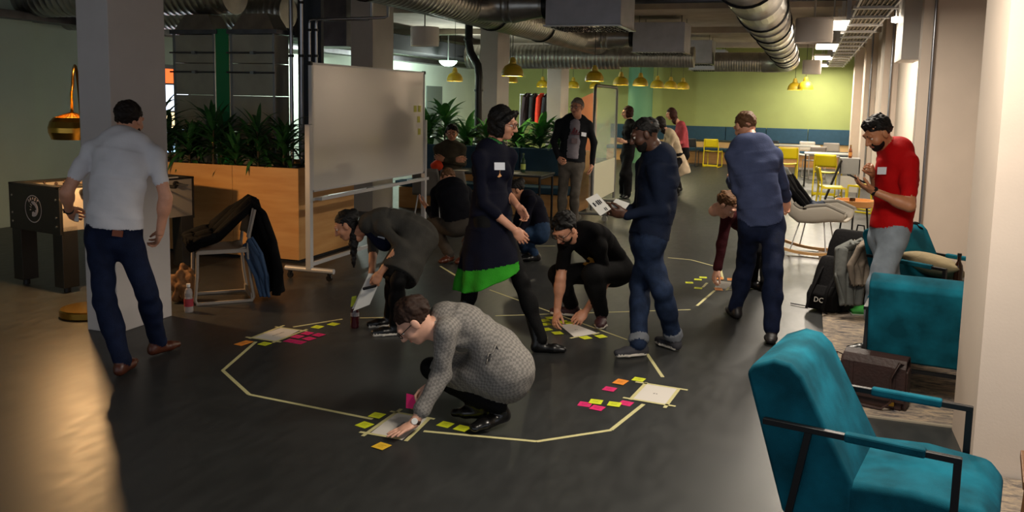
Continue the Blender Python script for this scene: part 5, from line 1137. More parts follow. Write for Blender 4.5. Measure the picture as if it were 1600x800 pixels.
def person(key, label, o):
    """o: outfit dict"""
    k, J0 = POSE[key]; J = {a: np.array(b, float) for a, b in J0.items()}
    fem = o.get('fem', False); vox = o.get('vox', .0105)
    pts = np.array([J[a] for a in J if a != 'face']); lo = pts.min(0)-.26; hi = pts.max(0)+.26; lo[2] = max(lo[2], -.03)
    F = Field(lo, hi, vox)
    P, N = J['pel'], J['neck']; up = nrm(N-P)
    rp = nrm(J['hipR']-J['hipL']); rs = nrm(J['shR']-J['shL']); rs = nrm(rs-(rs@up)*up)
    fw = np.cross(up, rp)
    bend = o.get('bend', .02); mid = (P+N)/2-fw*bend
    def sp(t): return (1-t)**2*P+2*t*(1-t)*(2*mid-(P+N)/2)+t*t*N
    sh = np.linalg.norm(J['shR']-J['shL'])/2
    g = o.get('girth', 1.)
    S = [(-.02, .160, .112), (.16, .160, .115), (.42, .140, .105), (.68, .162, .120), (.88, .150, .095)] if not fem else [(-.02, .165, .118), (.16, .162, .115), (.44, .120, .095), (.68, .138, .112), (.88, .125, .085)]
    S = [(t, a*k*g, b*k*g) for t, a, b in S]
    th = o.get('thick', .010 if fem else .018)
    top, bot, shoe = 'top', o.get('botlab', 'bottom'), 'shoe'
    hem = o.get('hem', .12)
    # pelvis and legs
    for (t0, a0, b0), (t1, a1, b1) in zip(S[:2], S[1:3]):
        F.eseg(bot, sp(t0), sp(t1), (a0, b0), (a1, b1), rp, .03)
    lr = o.get('leg', (.090, .064, .050)); lw = o.get('legcut', 1.)
    for s in 'LR':
        hip, kn, an = J['hip'+s], J['kn'+s], J['ank'+s]
        F.cap(bot, hip, kn, lr[0]*k, lr[1]*k, .045)
        F.cap(bot, kn, kn+(an-kn)*lw, lr[1]*k, lr[2]*k, .03)
        c = kn+(an-kn)*.3; F.cap(bot, c, c+(an-kn)*.15, lr[1]*k*.98, lr[1]*k*.9, .04)
        if o.get('cuff'): F.cap('cuff', kn+(an-kn)*.88, kn+(an-kn)*1.0, lr[2]*k+.010, lr[2]*k+.012, .0, flat=True)
        # foot
        to = J['toe'+s]; f = to-an; f[2] = 0
        if np.linalg.norm(f) < .04: f = fw.copy(); f[2] = 0
        f = nrm(f); zt = min(to[2], .05); lift = max(0, an[2]-.10)
        heel = an-f*.045*k; heel[2] = max(.035, an[2]-.060); tip = an+f*.165*k; tip[2] = zt+.005
        ball = heel+(tip-heel)*.66; ball[2] += .004
        lat = np.cross(f, (0, 0, 1))
        F.eseg(shoe, heel, ball, (.036*k, .034*k), (.045*k, .034*k), lat, .02); F.eseg(shoe, ball, tip, (.045*k, .032*k), (.034*k, .024*k), lat, .02)
        F.cap(shoe, an+(kn-an)*o.get('shaft', .02), (an+heel)/2, o.get('shaft_r', .044)*k, .042*k, .03)
        if o.get('sole'):
            dz = np.array((0, 0, -.024)); F.eseg('sole', heel+dz, ball+dz*.95, (.040*k, .014), (.049*k, .014), lat, .01); F.eseg('sole', ball+dz*.95, tip+dz*.8, (.049*k, .014), (.037*k, .014), lat, .01)
    # torso
    T0 = max(hem, -.02)
    def width(t):
        for (t0, a0, b0), (t1, a1, b1) in zip(S[:-1], S[1:]):
            if t <= t1: q = (t-t0)/(t1-t0); return a0+(a1-a0)*q+th, b0+(b1-b0)*q+th
        return S[-1][1]+th, S[-1][2]+th
    ts = [hem, .28, .42, .55, .68, .80, .90]
    for i, (t0, t1) in enumerate(zip(ts[:-1], ts[1:])):
        rr = rp+(rs-rp)*((t0+t1)/2)
        a_, b_ = (t0 if i == 0 else t0-.05), t1+.05
        F.eseg(top, sp(a_), sp(b_), width(a_), width(b_), rr, .010 if i < 5 else .03, flat=(i < 5))
    ct = N-up*.045
    for s in 'LR':
        F.cap(top, ct, J['sh'+s], .062*k, (.062 if not fem else .052)*k, .04)
    if fem:
        for sx in (-1, 1): F.cap(top, sp(.68)+rs*sx*.065*k+fw*.085*k, sp(.66)+rs*sx*.065*k+fw*.09*k, .052*k, .05*k, .04)
    # arms
    ar = o.get('arm', (.056, .046, .036) if not fem else (.047, .040, .032)); slv = o.get('sleeve', 2.0)
    for s in 'LR':
        a, e, w_ = J['sh'+s], J['el'+s], J['wr'+s]
        lab = o.get('sleeve_lab'+s, top)
        if slv >= 1:
            F.cap(lab, a, e, ar[0]*k, ar[1]*k, .035); q = slv-1
            if q < 1: F.cap('skin', e, w_, .038*k, .027*k, .02); F.cap(lab, e, e+(w_-e)*q, ar[1]*k, ar[1]*k*.92, .02, flat=False)
            else: F.cap(lab, e, e+(w_-e)*.96, ar[1]*k, ar[2]*k, .02)
        else:
            F.cap('skin', a, e, .045*k, .040*k, .02); F.cap('skin', e, w_, .041*k, .027*k, .02); c = e+(w_-e)*.22; F.cap('skin', c, c+(w_-e)*.1, .043*k, .041*k, .03)
            F.cap(lab, a, a+(e-a)*slv, ar[0]*k*1.0, ar[0]*k*.98, .04); F.cap(lab, a+(e-a)*.3, a+(e-a)*slv, ar[0]*k*1.0, ar[0]*k*1.04, .01, flat=True)
    # neck, collar
    HM = head_axes(J['face'], o.get('uphint', (0, 0, 1))); hs = o.get('head', 1.)*k*1.02; hc = J['head']
    nb = hc-HM[2]*.085*hs-HM[1]*.035*hs
    F.cap('skin', ct+up*.0, nb, .060*k, .054*k, .03)
    if 'collar' in o: F.cap('collar', N-up*.02, N+(nb-N)*o['collar'], o.get('collar_r', .074)*k, o.get('collar_r', .074)*k-.010, .0, flat=True)
    # skirts and panels: (label, [(centre, wx, wd)...])
    ctx = dict(P=P, N=N, up=up, rp=rp, rs=rs, fw=fw, J=J, k=k, sp=sp, F=F, width=width)
    if 'extra' in o: o['extra'](ctx)
    for l in list(F.F):
        if l in ('skin',): continue
        F.folds(l, o.get('fold', .0035) if l not in ('shoe', 'sole') else .0008)
    parts = [F.mesh()]
    parts.append(build_head(hc, HM, hs, o.get('beard', False)))
    pal = o.get('palm', {}); cu = o.get('curl', {})
    for s in 'LR':
        w_ = J['wr'+s]; d = J['ha'+s]-w_
        if np.linalg.norm(d) < .03: d = w_-J['el'+s]
        n = np.array(pal.get(s, tuple((P-w_)*np.array((1, 1, 0)))), float)
        parts.append(build_hand(w_, d, n, s, k*(.92 if fem else 1.0), cu.get(s, .45), arm_r=.027*k, thumb=o.get('thumb', {}).get(s, .5), arm=w_-J['el'+s]))
    base = np.array(((J['ankL'][0]+J['ankR'][0])/2, (J['ankL'][1]+J['ankR'][1])/2, 0.))
    mats = {'skin': skin_mat(o['skin']), 'eye': mat('eye_white', '#e8e2da', .3), 'iris': mat('iris_dark', '#1a120c', .2), 'lip': mat('lip_'+o['skin'], {'dark': '#4a2620', 'tan': '#8c5142'}.get(o['skin'], '#a8604f'), .5),
            'hair': o['hair']}
    mats.update(o['mats']); mats.setdefault('collar', mats['top'])
    names = []; Vs = []; Fs = []; Ms = []; off = 0
    for Pv, Fc, fl, labs in parts:
        mp = []
        for l in labs:
            if l not in names: names.append(l)
            mp.append(names.index(l))
        Vs.append(Pv-base); Fs.append(Fc+off); Ms.append(np.array(mp)[fl]); off += len(Pv)
    Vs = np.concatenate(Vs); Fs = np.concatenate(Fs); Ms = np.concatenate(Ms)
    me = np_mesh('person', Vs, Fs, Ms)
    for l in names: me.materials.append(mats[l])
    ob = bpy.data.objects.new('person', me); COL.objects.link(ob); ob.location = base
    tag(ob, label, 'person')
    B = V(base)
    if o.get('style'):
        L = [(np.array(a), np.array(b), r1, r2) for a, b, r1, r2 in (o['lengths'](hc, HM, hs, ctx) if 'lengths' in o else [])]
        Pv, Fc, fl, labs = build_hair(hc, HM, hs, o['style'], L)
        hm = np_mesh('hair', Pv-base, Fc, fl*0); hm.materials.append(o['hair'])
        ho = bpy.data.objects.new('hair', hm); COL.objects.link(ho); ho.parent = ob
    def hw(p): return V(tuple(hc+hs*(p[0]*HM[0]+p[1]*HM[1]+p[2]*HM[2]-0)))-B
    if o.get('glasses'):
        gb = MB()
        for sx in (-1, 1):
            gb.tube([hw((sx*.031+.023*math.cos(a), .098, .004+.019*math.sin(a))) for a in [2*PI*i/14 for i in range(14)]], .0026, 6, closed=True)
            gb.tube([hw((sx*.054, .097, .010)), hw((sx*.076, .07, .012)), hw((sx*.082, -.005, .010))], .0024, 6)
        gb.tube([hw((-.009, .099, .008)), hw((0, .102, .010)), hw((.009, .099, .008))], .0024, 6)
        obj('glasses', gb, o['glasses'], ob)
    def tors(t, u, out=0.):
        wx, wd = width(t); q = sp(t)+(rp+(rs-rp)*t)*u*k+fw*(wd*math.sqrt(max(.05, 1-(u*k/wx)**2))+.004+out); return V(tuple(q))-B
    if 'tagpos' in o:
        t, u = o['tagpos']; to_ = .034 if fem else .016; c = tors(t, u, to_); ux = (tors(t, u+.02, .012)-tors(t, u-.02, .012)).normalized(); uy = V(tuple(up)); w_ = ux.cross(uy).normalized(); uy = w_.cross(ux)
        mb = MB().prism([(-.043, -.027), (.043, -.027), (.043, .027), (-.043, .027)], -.002, .002, (ux, uy, w_, c))
        obj('name_tag', mb, mat('name_tag_white', '#dfe4ee', .7), ob)
        mb = MB().prism([(-.043, .016), (.043, .016), (.043, .027), (-.043, .027)], .002, .0026, (ux, uy, w_, c))
        obj('name_tag_band', mb, mat('name_tag_blue', '#5a86c8', .7), ob)
    ctx.update(ob=ob, B=B, tors=tors, hc=hc, HM=HM, hs=hs)
    if 'after' in o: o['after'](ctx)
    return ctx
def np_mesh(name, Vs, Fs, Ms):
    me = bpy.data.meshes.new(name); nv, nf = len(Vs), len(Fs)
    me.vertices.add(nv); me.vertices.foreach_set('co', Vs.astype(np.float32).ravel())
    me.loops.add(nf*4); me.loops.foreach_set('vertex_index', Fs.astype(np.int32).ravel())
    me.polygons.add(nf); me.polygons.foreach_set('loop_start', np.arange(0, nf*4, 4, dtype=np.int32)); me.polygons.foreach_set('loop_total', np.full(nf, 4, np.int32))
    me.polygons.foreach_set('material_index', Ms.astype(np.int32)); me.polygons.foreach_set('use_smooth', np.ones(nf, bool))
    me.update(calc_edges=True); me.validate()
    return me

# ------------------------------------------------------------------ the people
H_black = hair_mat('black', '#0e0c0c'); H_brown = hair_mat('brown', '#2c1b12'); H_dbrown = hair_mat('dark_brown', '#1a110d'); H_grey = hair_mat('grey', '#77716a'); H_auburn = hair_mat('auburn', '#3a1c14'); H_sandy = hair_mat('sandy', '#5d4028')
def cloth(name, c, rough=.85, var=.10, bump=.25, bs=120): return mat('cl_'+name, c, rough, var=var, vscale=14, bump=bump, bscale=bs, spec=.12)
C_denim = cloth('denim', '#141c33', .8, .25); C_denim2 = cloth('denim_worn', '#1d2940', .8, .3); C_black = cloth('black', '#0d0d0f'); C_tights = cloth('tights', '#0a0a0b', .7)
SH_black = mat('shoe_black', '#0b0b0c', .35); SH_brown = mat('shoe_brown', '#4a2212', .4, var=.1); SOLE = mat('sole_white', '#c9c2b6', .7)
def watch(s, m1, m2):
    def f(c):
        J = c['J']; w_ = V(tuple(J['wr'+s]))-c['B']; d = V(tuple(nrm(J['wr'+s]-J['el'+s]))); p = w_-d*.015
        st = obj('wrist_watch', MB().tube([p-d*.009, p-d*.009, p+d*.009, p+d*.009], [.027*c['k'], .031*c['k'], .031*c['k'], .027*c['k']], 18), m1, c['ob'])
        n = V((.35, -.75, .55)); n = (n-d*n.dot(d)).normalized()
        x = d.cross(n)
        obj('watch_face', MB().prism([(.017*math.cos(2*PI*i/16), .017*math.sin(2*PI*i/16)) for i in range(16)], .029*c['k'], .037*c['k'], (d, x, n, p)), m2, st)
    return f
def flatcard(name, label, cat, q, m, th=.0012, parent=None):
    q = [V(p) for p in q]; n = (q[1]-q[0]).cross(q[3]-q[0]).normalized()*th
    o = obj(name, MB().add(q+[p+n for p in q], [(3, 2, 1, 0), (4, 5, 6, 7), (0, 1, 5, 4), (1, 2, 6, 5), (2, 3, 7, 6), (3, 0, 4, 7)]), m, parent)
    if label: tag(o, label, cat)
    return o
def on_chest(c, name, polys, t, u, m, s=1., dz=.006):
    o_ = c['tors'](t, u, dz); ux = (c['tors'](t, u+.02, dz)-c['tors'](t, u-.02, dz)).normalized(); uy = V(tuple(c['up'])); n = ux.cross(uy).normalized(); uy = n.cross(ux)
    for p in polys: obj(name, MB().prism([(a*s, b*s) for a, b in p], -.003, .0015, (ux, uy, n, o_)), m, c['ob'])

# man in the white tee
def aft(c):
    watch('L', M_black, M_black)(c)
    t = V(tuple(c['sp'](.11)))-c['B']; bk = -V(tuple(c['fw'])); r_ = V(tuple(c['rp'])); u_ = V(tuple(c['up']))
    obj('leather_patch', MB().prism([(.05, -.045), (.115, -.045), (.115, -.005), (.05, -.005)], .118, .130, (r_, u_, r_.cross(u_)*-1 if (r_.cross(u_)).dot(bk) < 0 else r_.cross(u_), t)), mat('patch_leather', '#7a3a1a', .6), c['ob'])
person('white', 'person in a white tee and dark jeans walking past the column, seen from behind', dict(skin='light', hair=H_dbrown, style='short', sleeve=.62, hem=.12, girth=1.06, thick=.014, bend=.035, beard=True, fold=.005,
    mats=dict(top=cloth('white_tee', '#d2cfd2', .9, .03, .12, 60), bottom=C_denim, shoe=SH_brown), after=aft, leg=(.094, .068, .058), arm=(.050, .046, .036), curl=dict(L=.9, R=.6), vox=.0095))

# bending woman with ponytail
def ex_bend(c):
    J, k, F = c['J'], c['k'], c['F']; hp = (J['hipL']+J['hipR'])/2; kn = (J['knL']+J['knR'])/2
    hc = hp+(kn-hp)*.93+c['fw']*.0; hor = np.array((0, 0, 1.))
    F.eseg('top', c['sp'](.12), c['sp'](-.05), (.165*k, .135*k), (.172*k, .14*k), c['rp'], .04)
    F.eseg('top', hp, hc, (.175*k, .14*k), (.20*k, .165*k), c['rp'], .05, flat=True)
    F.cap('navy', c['sp'](.85)+c['fw']*.06, c['sp'](.6)+c['fw']*.17, .08, .07, .03)
def len_pony(hc, M, s, c):
    t0 = hc+M[2]*.055*s-M[1]*.10*s; z = np.array((0, 0, -1.)); side = np.array((.3, -.6, 0))*.03
    return [(hc-M[1]*.06*s+M[2]*.05*s, t0, .035, .030), (t0, t0+z*.10+side, .030, .034), (t0+z*.10+side, t0+z*.24+side*1.4, .038, .032), (t0+z*.24+side*1.4, t0+z*.42+side*1.5, .032, .010)]
person('bend', 'person in a charcoal dress with a long ponytail bending forward over the floor', dict(fem=True, skin='olive', hair=H_black, style='tight', lengths=len_pony, sleeve=1.12, hem=-.02, bend=.06, extra=ex_bend, tagpos=(.66, -.06), sole=True,
    mats=dict(top=cloth('charcoal_dress', '#3b3935', .9, .12), navy=cloth('navy_panel', '#11162a', .85), bottom=C_tights, shoe=SH_black, sole=SOLE), leg=(.080, .058, .044), curl=dict(L=.8, R=.6), palm=dict(L=(-.2, .9, -.2)), vox=.0095))

# kneeling person in the checked dress
def ex_kneel(c):
    J, k, F = c['J'], c['k'], c['F']
    F.eseg('top', c['sp'](.22), c['sp'](-.04), (.178*k, .145*k), (.182*k, .15*k), c['rp'], .05)
    b = -c['fw']*.05
    for s in 'LR':
        F.cap('top', J['hip'+s]+b, J['hip'+s]+(J['kn'+s]-J['hip'+s])*.30, .118*k, .110*k, .06)
        F.cap('top', J['hip'+s], J['hip'+s]+(J['kn'+s]-J['hip'+s])*.80, .110*k, .088*k, .05)
    m = (J['hipL']+J['hipR'])/2; kk = (J['knL']+J['knR'])/2; F.eseg('top', m, m+(kk-m)*.72, (.15*k, .10*k), (.13*k, .075*k), c['rp'], .05)
def aft_kneel(c):
    watch('L', mat('watch_brown', '#3a2018', .5), mat('watch_white', '#e4e2de', .3))(c)
    p = V(tuple(c['sp'](.30)-c['rp']*.150-c['fw']*-.02))-c['B']; d = V((0, 0, -1)); q = V(tuple(nrm(c['fw'])))
    m = MATS['checked_dress']
    out = V(tuple(-c['rp']))*.02
    obj('belt_ribbon', MB().tube([p+out, p+out+q*.02+d*.05, p+out+q*.03+d*.16], .011, 8, flat=.4), m, c['ob']); obj('belt_ribbon', MB().tube([p+out, p+out-q*.01+d*.05, p+out-q*.005+d*.13], .011, 8, flat=.4), m, c['ob'])
    obj('bow_knot', MB().tube([p+out-q*.05+d*.02, p+out-q*.03-d*.02, p+out, p+out+q*.03-d*.02, p+out+q*.05+d*.02, p+out], .010, 8, flat=.5), m, c['ob'])
person('kneel', 'person in a grey checked dress and black boots kneeling with one hand on the floor', dict(fem=True, skin='pale', hair=H_brown, style='short', sleeve=1.70, hem=-.02, bend=.07, extra=ex_kneel, glasses=M_black, collar=.28, fold=.004, head=1.05,
    mats=dict(top=pattern_mat('checked_dress', '#87827c', '#6c6864', 64, .85, rot=.7), bottom=C_tights, shoe=mat('boot_leather', '#0c0b0b', .25, bump=.2, bscale=30), collar=cloth('collar_grey', '#3c3a39')), leg=(.086, .062, .048), shaft=.88, shaft_r=.056, arm=(.062, .052, .044), curl=dict(L=.06, R=.9), palm=dict(L=(0, 0, -1), R=(.6, -.2, -.3)), thumb=dict(L=.1, R=.9), after=aft_kneel, vox=.008))

# walking woman in the navy dress
def ex_walk(c):
    J, k, F = c['J'], c['k'], c['F']; a = c['sp'](.40); hemc = np.array((-2.145, 5.845, .40)); n = hemc-a; pl = (np.array((-2.15, 5.85, .475)), nrm(np.array((.42, .13, -1.)))); gz = (a+n*.72, nrm(np.array((-.16, -.05, 1.))))
    F.eseg('top', a, a+n*.35, (.135*k, .11*k), (.185*k, .165*k), c['rp'], .04, flat=True)
    F.eseg('top', a+n*.34, hemc, (.186*k, .166*k), (.245*k, .300*k), c['rp'], .02, flat=True, wave=.05, nw=7, plane=(gz[0], -gz[1]))
    g0 = a+n*.345; F.eseg('green', g0, hemc, (.184*k, .164*k), (.243*k, .298*k), c['rp'], .0, flat=True, wave=.05, nw=7, plane=pl)
def aft_walk(c):
    on_chest(c, 'bird_print', [[(.0, -.03), (.025, -.02), (.035, .005), (.02, .0), (.0, .03), (-.012, .035), (-.006, .0), (-.02, -.02)]], .66, .05, mat('print_peach', '#d9a06a', .8), 1.1, .016)
def len_bob(hc, M, s, c):
    w = lambda x, y, z: hc+s*(x*M[0]+y*M[1]+z*M[2]); out = []
    for sx in (-1, 1): out += [(w(sx*.030, .066, .092), w(sx*.070, .040, .050), .022*s, .024*s), (w(sx*.070, .040, .050), w(sx*.084, .008, -.005), .024*s, .026*s), (w(sx*.084, .004, -.005), w(sx*.082, .000, -.080), .027*s, .020*s)]
    return out
person('walk', 'person in a navy dress with a broad green hem striding past', dict(fem=True, lengths=len_bob, skin='light', hair=H_black, style='bob', sleeve=1.45, hem=.16, extra=ex_walk, glasses=mat('glasses_red', '#4a1c1c', .4), collar=.40, collar_r=.086, tagpos=(.74, .055), fold=.004,
    mats=dict(top=cloth('navy_dress', '#0d0f1e', .85), green=cloth('green_hem', '#2f8f22', .8, .10), bottom=C_tights, shoe=SH_black, collar=cloth('collar_green', '#2c6a36')), leg=(.082, .058, .046), shaft=.6, shaft_r=.052, curl=dict(L=.75, R=.55), palm=dict(R=(-.2, .9, -.2), L=(0, -.6, -.3)), after=aft_walk, vox=.0078))

# seated man with crossed arms
person('seated', 'person with glasses in an olive pullover sitting with folded arms on the bench', dict(skin='light', hair=H_dbrown, style='curly', sleeve=2, hem=.05, glasses=M_black, mats=dict(top=cloth('olive', '#4a463b'), bottom=C_black, shoe=SH_black), collar=.35, vox=.013))

# crouching man in the dark sweater
person('sweater', 'person in a dark navy sweater and taupe trousers crouching behind the striding one', dict(skin='light', hair=H_sandy, style='buzz', sleeve=1.75, hem=.08, bend=.07, mats=dict(top=cloth('ink_sweater', '#090a12'), bottom=cloth('taupe_trousers', '#3f3a35'), shoe=SH_brown), leg=(.098, .075, .056), palm=dict(L=(.3, .3, .5)), vox=.0115))
def len_bun(hc, M, s, c):
    b = hc-M[1]*.105*s+M[2]*.06*s; return [(b, b+M[2]*.01, .036, .036)]
person('hoodie', 'person in a dark hoodie and blue jeans with a hair bun squatting by the table', dict(fem=True, skin='olive', hair=H_black, style='tight', lengths=len_bun, sleeve=2, hem=.0, bend=.06, mats=dict(top=cloth('hoodie', '#0c0c18'), bottom=cloth('mid_denim', '#22354f', .8, .25), shoe=SH_black), vox=.0115))
# grey-haired man
def ex_grey(c):
    F, sp, fw, rp, k = c['F'], c['sp'], c['fw'], c['rp'], c['k']
    for t0, t1, w0, w1 in ((.10, .5, .100, .105), (.5, .88, .105, .085)):
        F.eseg('tee', sp(t0)+fw*.060, sp(t1)+fw*.060, (w0*k, .105*k), (w1*k, .100*k), rp, .02, flat=(t0 < .2))
    F.eseg('tee', sp(.85)+fw*.03, sp(.93)+fw*.03, (.07*k, .085*k), (.06*k, .07*k), rp, .02)
def aft_grey(c):
    m = mat('print_maroon', '#5a1a26', .8)
    on_chest(c, 'stripe_logo', [[(-.075, -.04), (-.045, -.04), (-.055, -.015)], [(-.035, -.04), (.005, -.04), (-.02, .02), (-.04, .01)], [(.015, -.04), (.06, -.04), (.02, .05), (-.005, .035)], [(-.08, -.065), (.07, -.065), (.07, -.05), (-.08, -.05)]], .72, .0, m, .85, .055)
    on_chest(c, 'shirt_print', [[(-.05, -.05), (.05, -.05), (.05, .04), (-.05, .04)]], .50, .0, mat('print_faded', '#6e5c60', .8), .8, .055)
person('grey', 'grey-haired person in a dark open jacket standing with a hand in the pocket', dict(skin='light', hair=H_grey, style='short', sleeve=2, hem=.02, girth=1.08, glasses=mat('glasses_dark', '#3a1a18', .4), extra=ex_grey, after=aft_grey, tagpos=(.66, -.125), thick=.018,
    mats=dict(top=cloth('jacket_dark', '#17191d'), tee=cloth('tee_grey', '#77727a'), bottom=cloth('grey_jeans', '#55504a', .85, .2), shoe=SH_black), curl=dict(L=.5, R=.8), vox=.012))
# crouching man in the black tee
def aft_crouch(c):
    on_chest(c, 'duck_print', [[(-.05, -.045), (.06, -.045), (.085, -.01), (.05, .012), (.02, .0), (-.012, .03), (.0, .055), (-.025, .07), (-.05, .05), (-.045, .02), (-.07, -.01)]], .52, .02, mat('print_gold', '#b98a3c', .8), 1.1, .030)
person('crouch', 'person in a black tee with a yellow print crouching to place notes', dict(skin='light', hair=H_black, style='curly', sleeve=.66, hem=.04, bend=.06, beard=True, glasses=M_black, sole=True, after=aft_crouch,
    mats=dict(top=cloth('black_tee', '#0c0b0c', .9), bottom=cloth('black_jeans', '#121213'), shoe=mat('shoe_maroon', '#35141a', .6), sole=SOLE), leg=(.100, .078, .058), curl=dict(L=.7, R=.6), palm=dict(L=(-.5, .2, -.8), R=(.5, .3, -.5)), vox=.0095))
# standing man in the navy pullover with papers
person('black', 'bearded person in a navy pullover and rolled jeans reading a sheet', dict(skin='dark', hair=H_black, style='buzz', sleeve=2, hem=.06, girth=1.08, beard=True, collar=.35, cuff=True, sole=True, bend=.03, fold=.0045,
    mats=dict(top=cloth('navy_pullover', '#121a2c', .85), collar=cloth('navy_collar', '#141d31'), bottom=C_denim2, cuff=cloth('cuff_pale', '#6d7178'), shoe=mat('shoe_grey', '#34343a', .8), sole=SOLE), leg=(.098, .073, .061), curl=dict(L=.8, R=.8), palm=dict(L=(0, .9, .5), R=(0, -.6, .6)), vox=.0095))
# woman in black, far
person('dark', 'person in black with a short auburn bob standing behind the glass board', dict(fem=True, skin='pale', hair=H_auburn, style='bob', sleeve=1.7, hem=.0, mats=dict(top=C_black, bottom=C_black, shoe=SH_black), leg=(.095, .085, .08), vox=.0135))
def len_long(hc, M, s, c):
    b = hc-M[1]*.07*s; z = np.array((0, 0, -1.)); bk = -M[1]*np.array((1, 1, 0)); return [(b, b+z*.16+bk*.03, .065, .06), (b+z*.16+bk*.03, b+z*.20+bk*.04, .058, .035)]
def ex_jacket(c):
    J, k, F = c['J'], c['k'], c['F']; a = c['sp'](.15); F.eseg('top', a, a+np.array((.10, .06, -.34)), (.17*k, .15*k), (.20*k, .20*k), c['rp'], .04, flat=True)
person('jacket', 'person in a cream jacket with long dark hair leaning over the far table', dict(fem=True, skin='light', hair=H_dbrown, style='long', lengths=len_long, sleeve=1.9, hem=.0, bend=.05, extra=ex_jacket, fold=.006, mats=dict(top=cloth('cream_jacket', '#b5a48c', .9, .1), bottom=C_black, shoe=SH_black), vox=.0135))
person('pink', 'person in a rose pink top with long brown hair at the far table', dict(fem=True, skin='light', hair=H_auburn, style='long', lengths=len_long, sleeve=2, hem=.0, mats=dict(top=cloth('rose_top', '#9c4248', .85), bottom=C_black, shoe=SH_black), vox=.0135))
# man in navy seen from behind
person('navy', 'person in a slate blue sweater and dark jeans seen from behind, hair cropped', dict(skin='light', hair=H_sandy, style='thin', sleeve=1.92, hem=.02, girth=1.05, bend=.03, beard=True, fold=.0055, mats=dict(top=cloth('slate_sweater', '#414a69', .88), bottom=C_denim, shoe=mat('boot_dark', '#161316', .5)), leg=(.098, .074, .060), shaft=.12, shaft_r=.05, curl=dict(L=.8, R=.6), vox=.0095))
person('burgundy', 'person in a burgundy sweater bending down behind the slate blue sweater', dict(skin='pale', hair=H_sandy, style='short', sleeve=1.95, hem=.05, bend=.06, mats=dict(top=cloth('burgundy', '#3a141a', .85), bottom=C_black, shoe=SH_black), curl=dict(L=.6, R=.7), palm=dict(R=(.3, .2, -.7)), vox=.011))
def aft_red(c):
    watch('L', M_black, M_black)(c)
person('red', 'bearded person in a red tee and pale jeans looking at a phone', dict(skin='tan', hair=H_black, style='quiff', sleeve=.72, hem=.06, girth=1.05, bend=.03, beard=True, tagpos=(.72, -.075), sole=True, after=aft_red, fold=.0045,
    mats=dict(top=cloth('red_tee', '#a3080c', .8, .08, .15, 60), bottom=cloth('pale_jeans', '#7d8791', .85, .12), shoe=SH_black, sole=SOLE), leg=(.100, .076, .064), curl=dict(L=.35, R=1.25), palm=dict(L=(0, .1, 1), R=(-.5, -.3, .2)), thumb=dict(L=.5, R=.9), vox=.0095))
# things in hands
M_paper = mat('paper_white', '#d8d6cf', .8)
k, J = POSE['red']; hp = V(J['haL']); wp = V(J['wrL']); d = (hp-wp).normalized(); ph = thing('phone', 'black smartphone held by the person in red', 'phone', wp+d*.125+V((0, 0, .030)))
sx_ = d; sy_ = V((0, 0, 1)).cross(d).normalized(); sn = sx_.cross(sy_)
obj('body', MB().prism([(-.07, -.035), (.07, -.035), (.07, .035), (-.07, .035)], -.004, .004, (sx_, sy_, sn, V())), M_black, ph, bevel=.003)
obj('screen', MB().prism([(-.064, -.031), (.064, -.031), (.064, .031), (-.064, .031)], .004, .0045, (sx_, sy_, sn, V())), mat('screen_dark', '#101418', .1), ph)
q = [(-1.439, 5.828, 1.119), (-1.366, 5.858, 1.161), (-1.271, 5.897, 1.052), (-1.340, 5.868, 1.002)]
pp = flatcard('paper_sheet', 'printed white sheet with bold lines held by the person in the navy pullover', 'paper', q, M_paper)
Q = [V(p) for p in q]; u_ = (Q[3]-Q[0]); v_ = (Q[1]-Q[0]); nn = u_.cross(v_).normalized()
nn = nn if nn.y < 0 else -nn
def pmark(a0, a1, b0, b1, m): 
    c = [Q[0]+u_*a+v_*b+nn*.002 for a, b in ((a0, b0), (a1, b0), (a1, b1), (a0, b1))]; flatcard('printed_line', None, None, c, m, .0003, pp)
mk = mat('ink_black', '#1c1c24', .8)
v_ = Q[3]-Q[0]; u_ = Q[1]-Q[0]
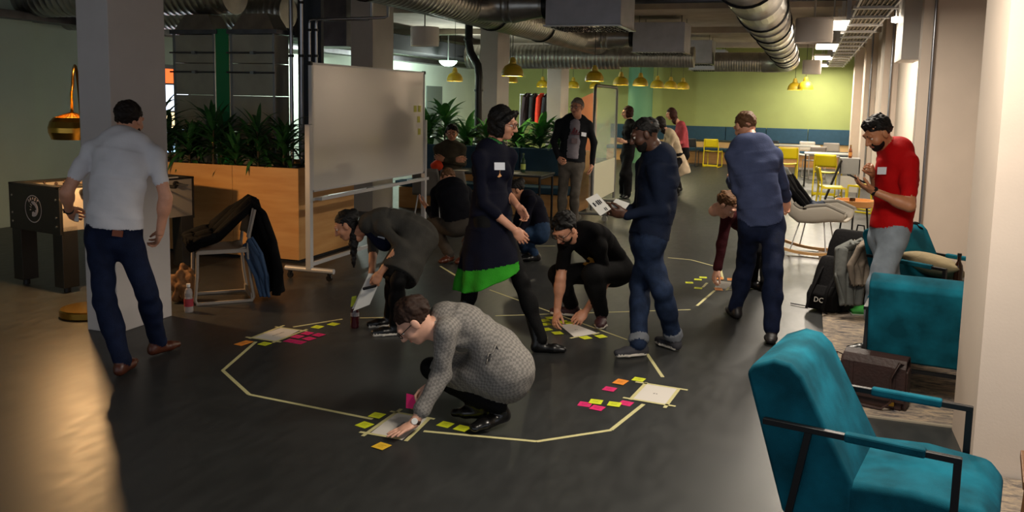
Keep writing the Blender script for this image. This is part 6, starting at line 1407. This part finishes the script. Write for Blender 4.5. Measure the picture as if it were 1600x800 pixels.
# u_: short edge towards the upper right, v_: along the sheet
for a0, a1, b0, b1 in ((.18, .30, .30, .52), (.36, .40, .36, .44), (.46, .56, .28, .52), (.60, .70, .28, .52), (.74, .82, .30, .50), (.62, .68, .74, .90), (.74, .80, .74, .90)):
    c = [Q[0]+u_*a+v_*b+nn*.0022 for a, b in ((a0, b0), (a1, b0), (a1, b1), (a0, b1))]; flatcard('printed_line', None, None, c, mk, .0003, pp)
flatcard('paper_sheet', 'second white sheet held closer to the navy pullover', 'paper', [(-1.300, 5.985, 1.06), (-1.262, 6.00, 1.115), (-1.165, 6.02, 1.085), (-1.200, 6.005, 1.03)], M_paper)
ps = flatcard('paper_sheet', 'stack of white sheets held by the bending person with the ponytail', 'paper', [(-3.085, 5.740, .470), (-2.985, 5.770, .452), (-3.070, 5.727, .232), (-3.184, 5.683, .181)], M_paper, .006)
flatcard('paper_sheet', 'white sheet at the back of the stack held by the bending person', 'paper', [(-3.110, 5.785, .455), (-3.075, 5.800, .462), (-3.185, 5.739, .195), (-3.220, 5.723, .182)], M_paper, .004)
flatcard('sticky_note', 'yellow-green sticky pad behind the held stack of sheets', 'sticky note', [(-3.240, 5.76, .27), (-3.205, 5.77, .28), (-3.205, 5.75, .205), (-3.240, 5.74, .195)], mat('note_lime', '#9aa81e', .7), .004)
k, J = POSE['bend']; hp = V(J['wrL'])+(V(J['haL'])-V(J['wrL'])).normalized()*.10
m_ = obj('marker_pen', MB().tube([hp+V((-.07, -.03, -.03)), hp+V((.03, -.02, .0))], .011, 10), M_black); tag(m_, 'black marker pen held with the stack of sheets', 'pen')
k, J = POSE['kneel']; hp = V(J['wrR'])+(V(J['haR'])-V(J['wrR'])).normalized()*.13
flatcard('sticky_note', 'pink sticky note held in the hand of the person in the checked dress', 'sticky note', [hp+V((-.035, .0, .02)), hp+V((.035, -.005, .015)), hp+V((.03, -.02, -.055)), hp+V((-.03, -.015, -.058))], M_np)
k, J = POSE['white']; hp = V(J['wrL'])+(V(J['haL'])-V(J['wrL'])).normalized()*.11
flatcard('folded_paper', 'small folded white paper in the hand of the person in the white tee', 'paper', [hp+V((.0, -.03, .03)), hp+V((.06, -.03, .025)), hp+V((.06, -.03, -.03)), hp+V((.0, -.03, -.025))], M_paper, .003)
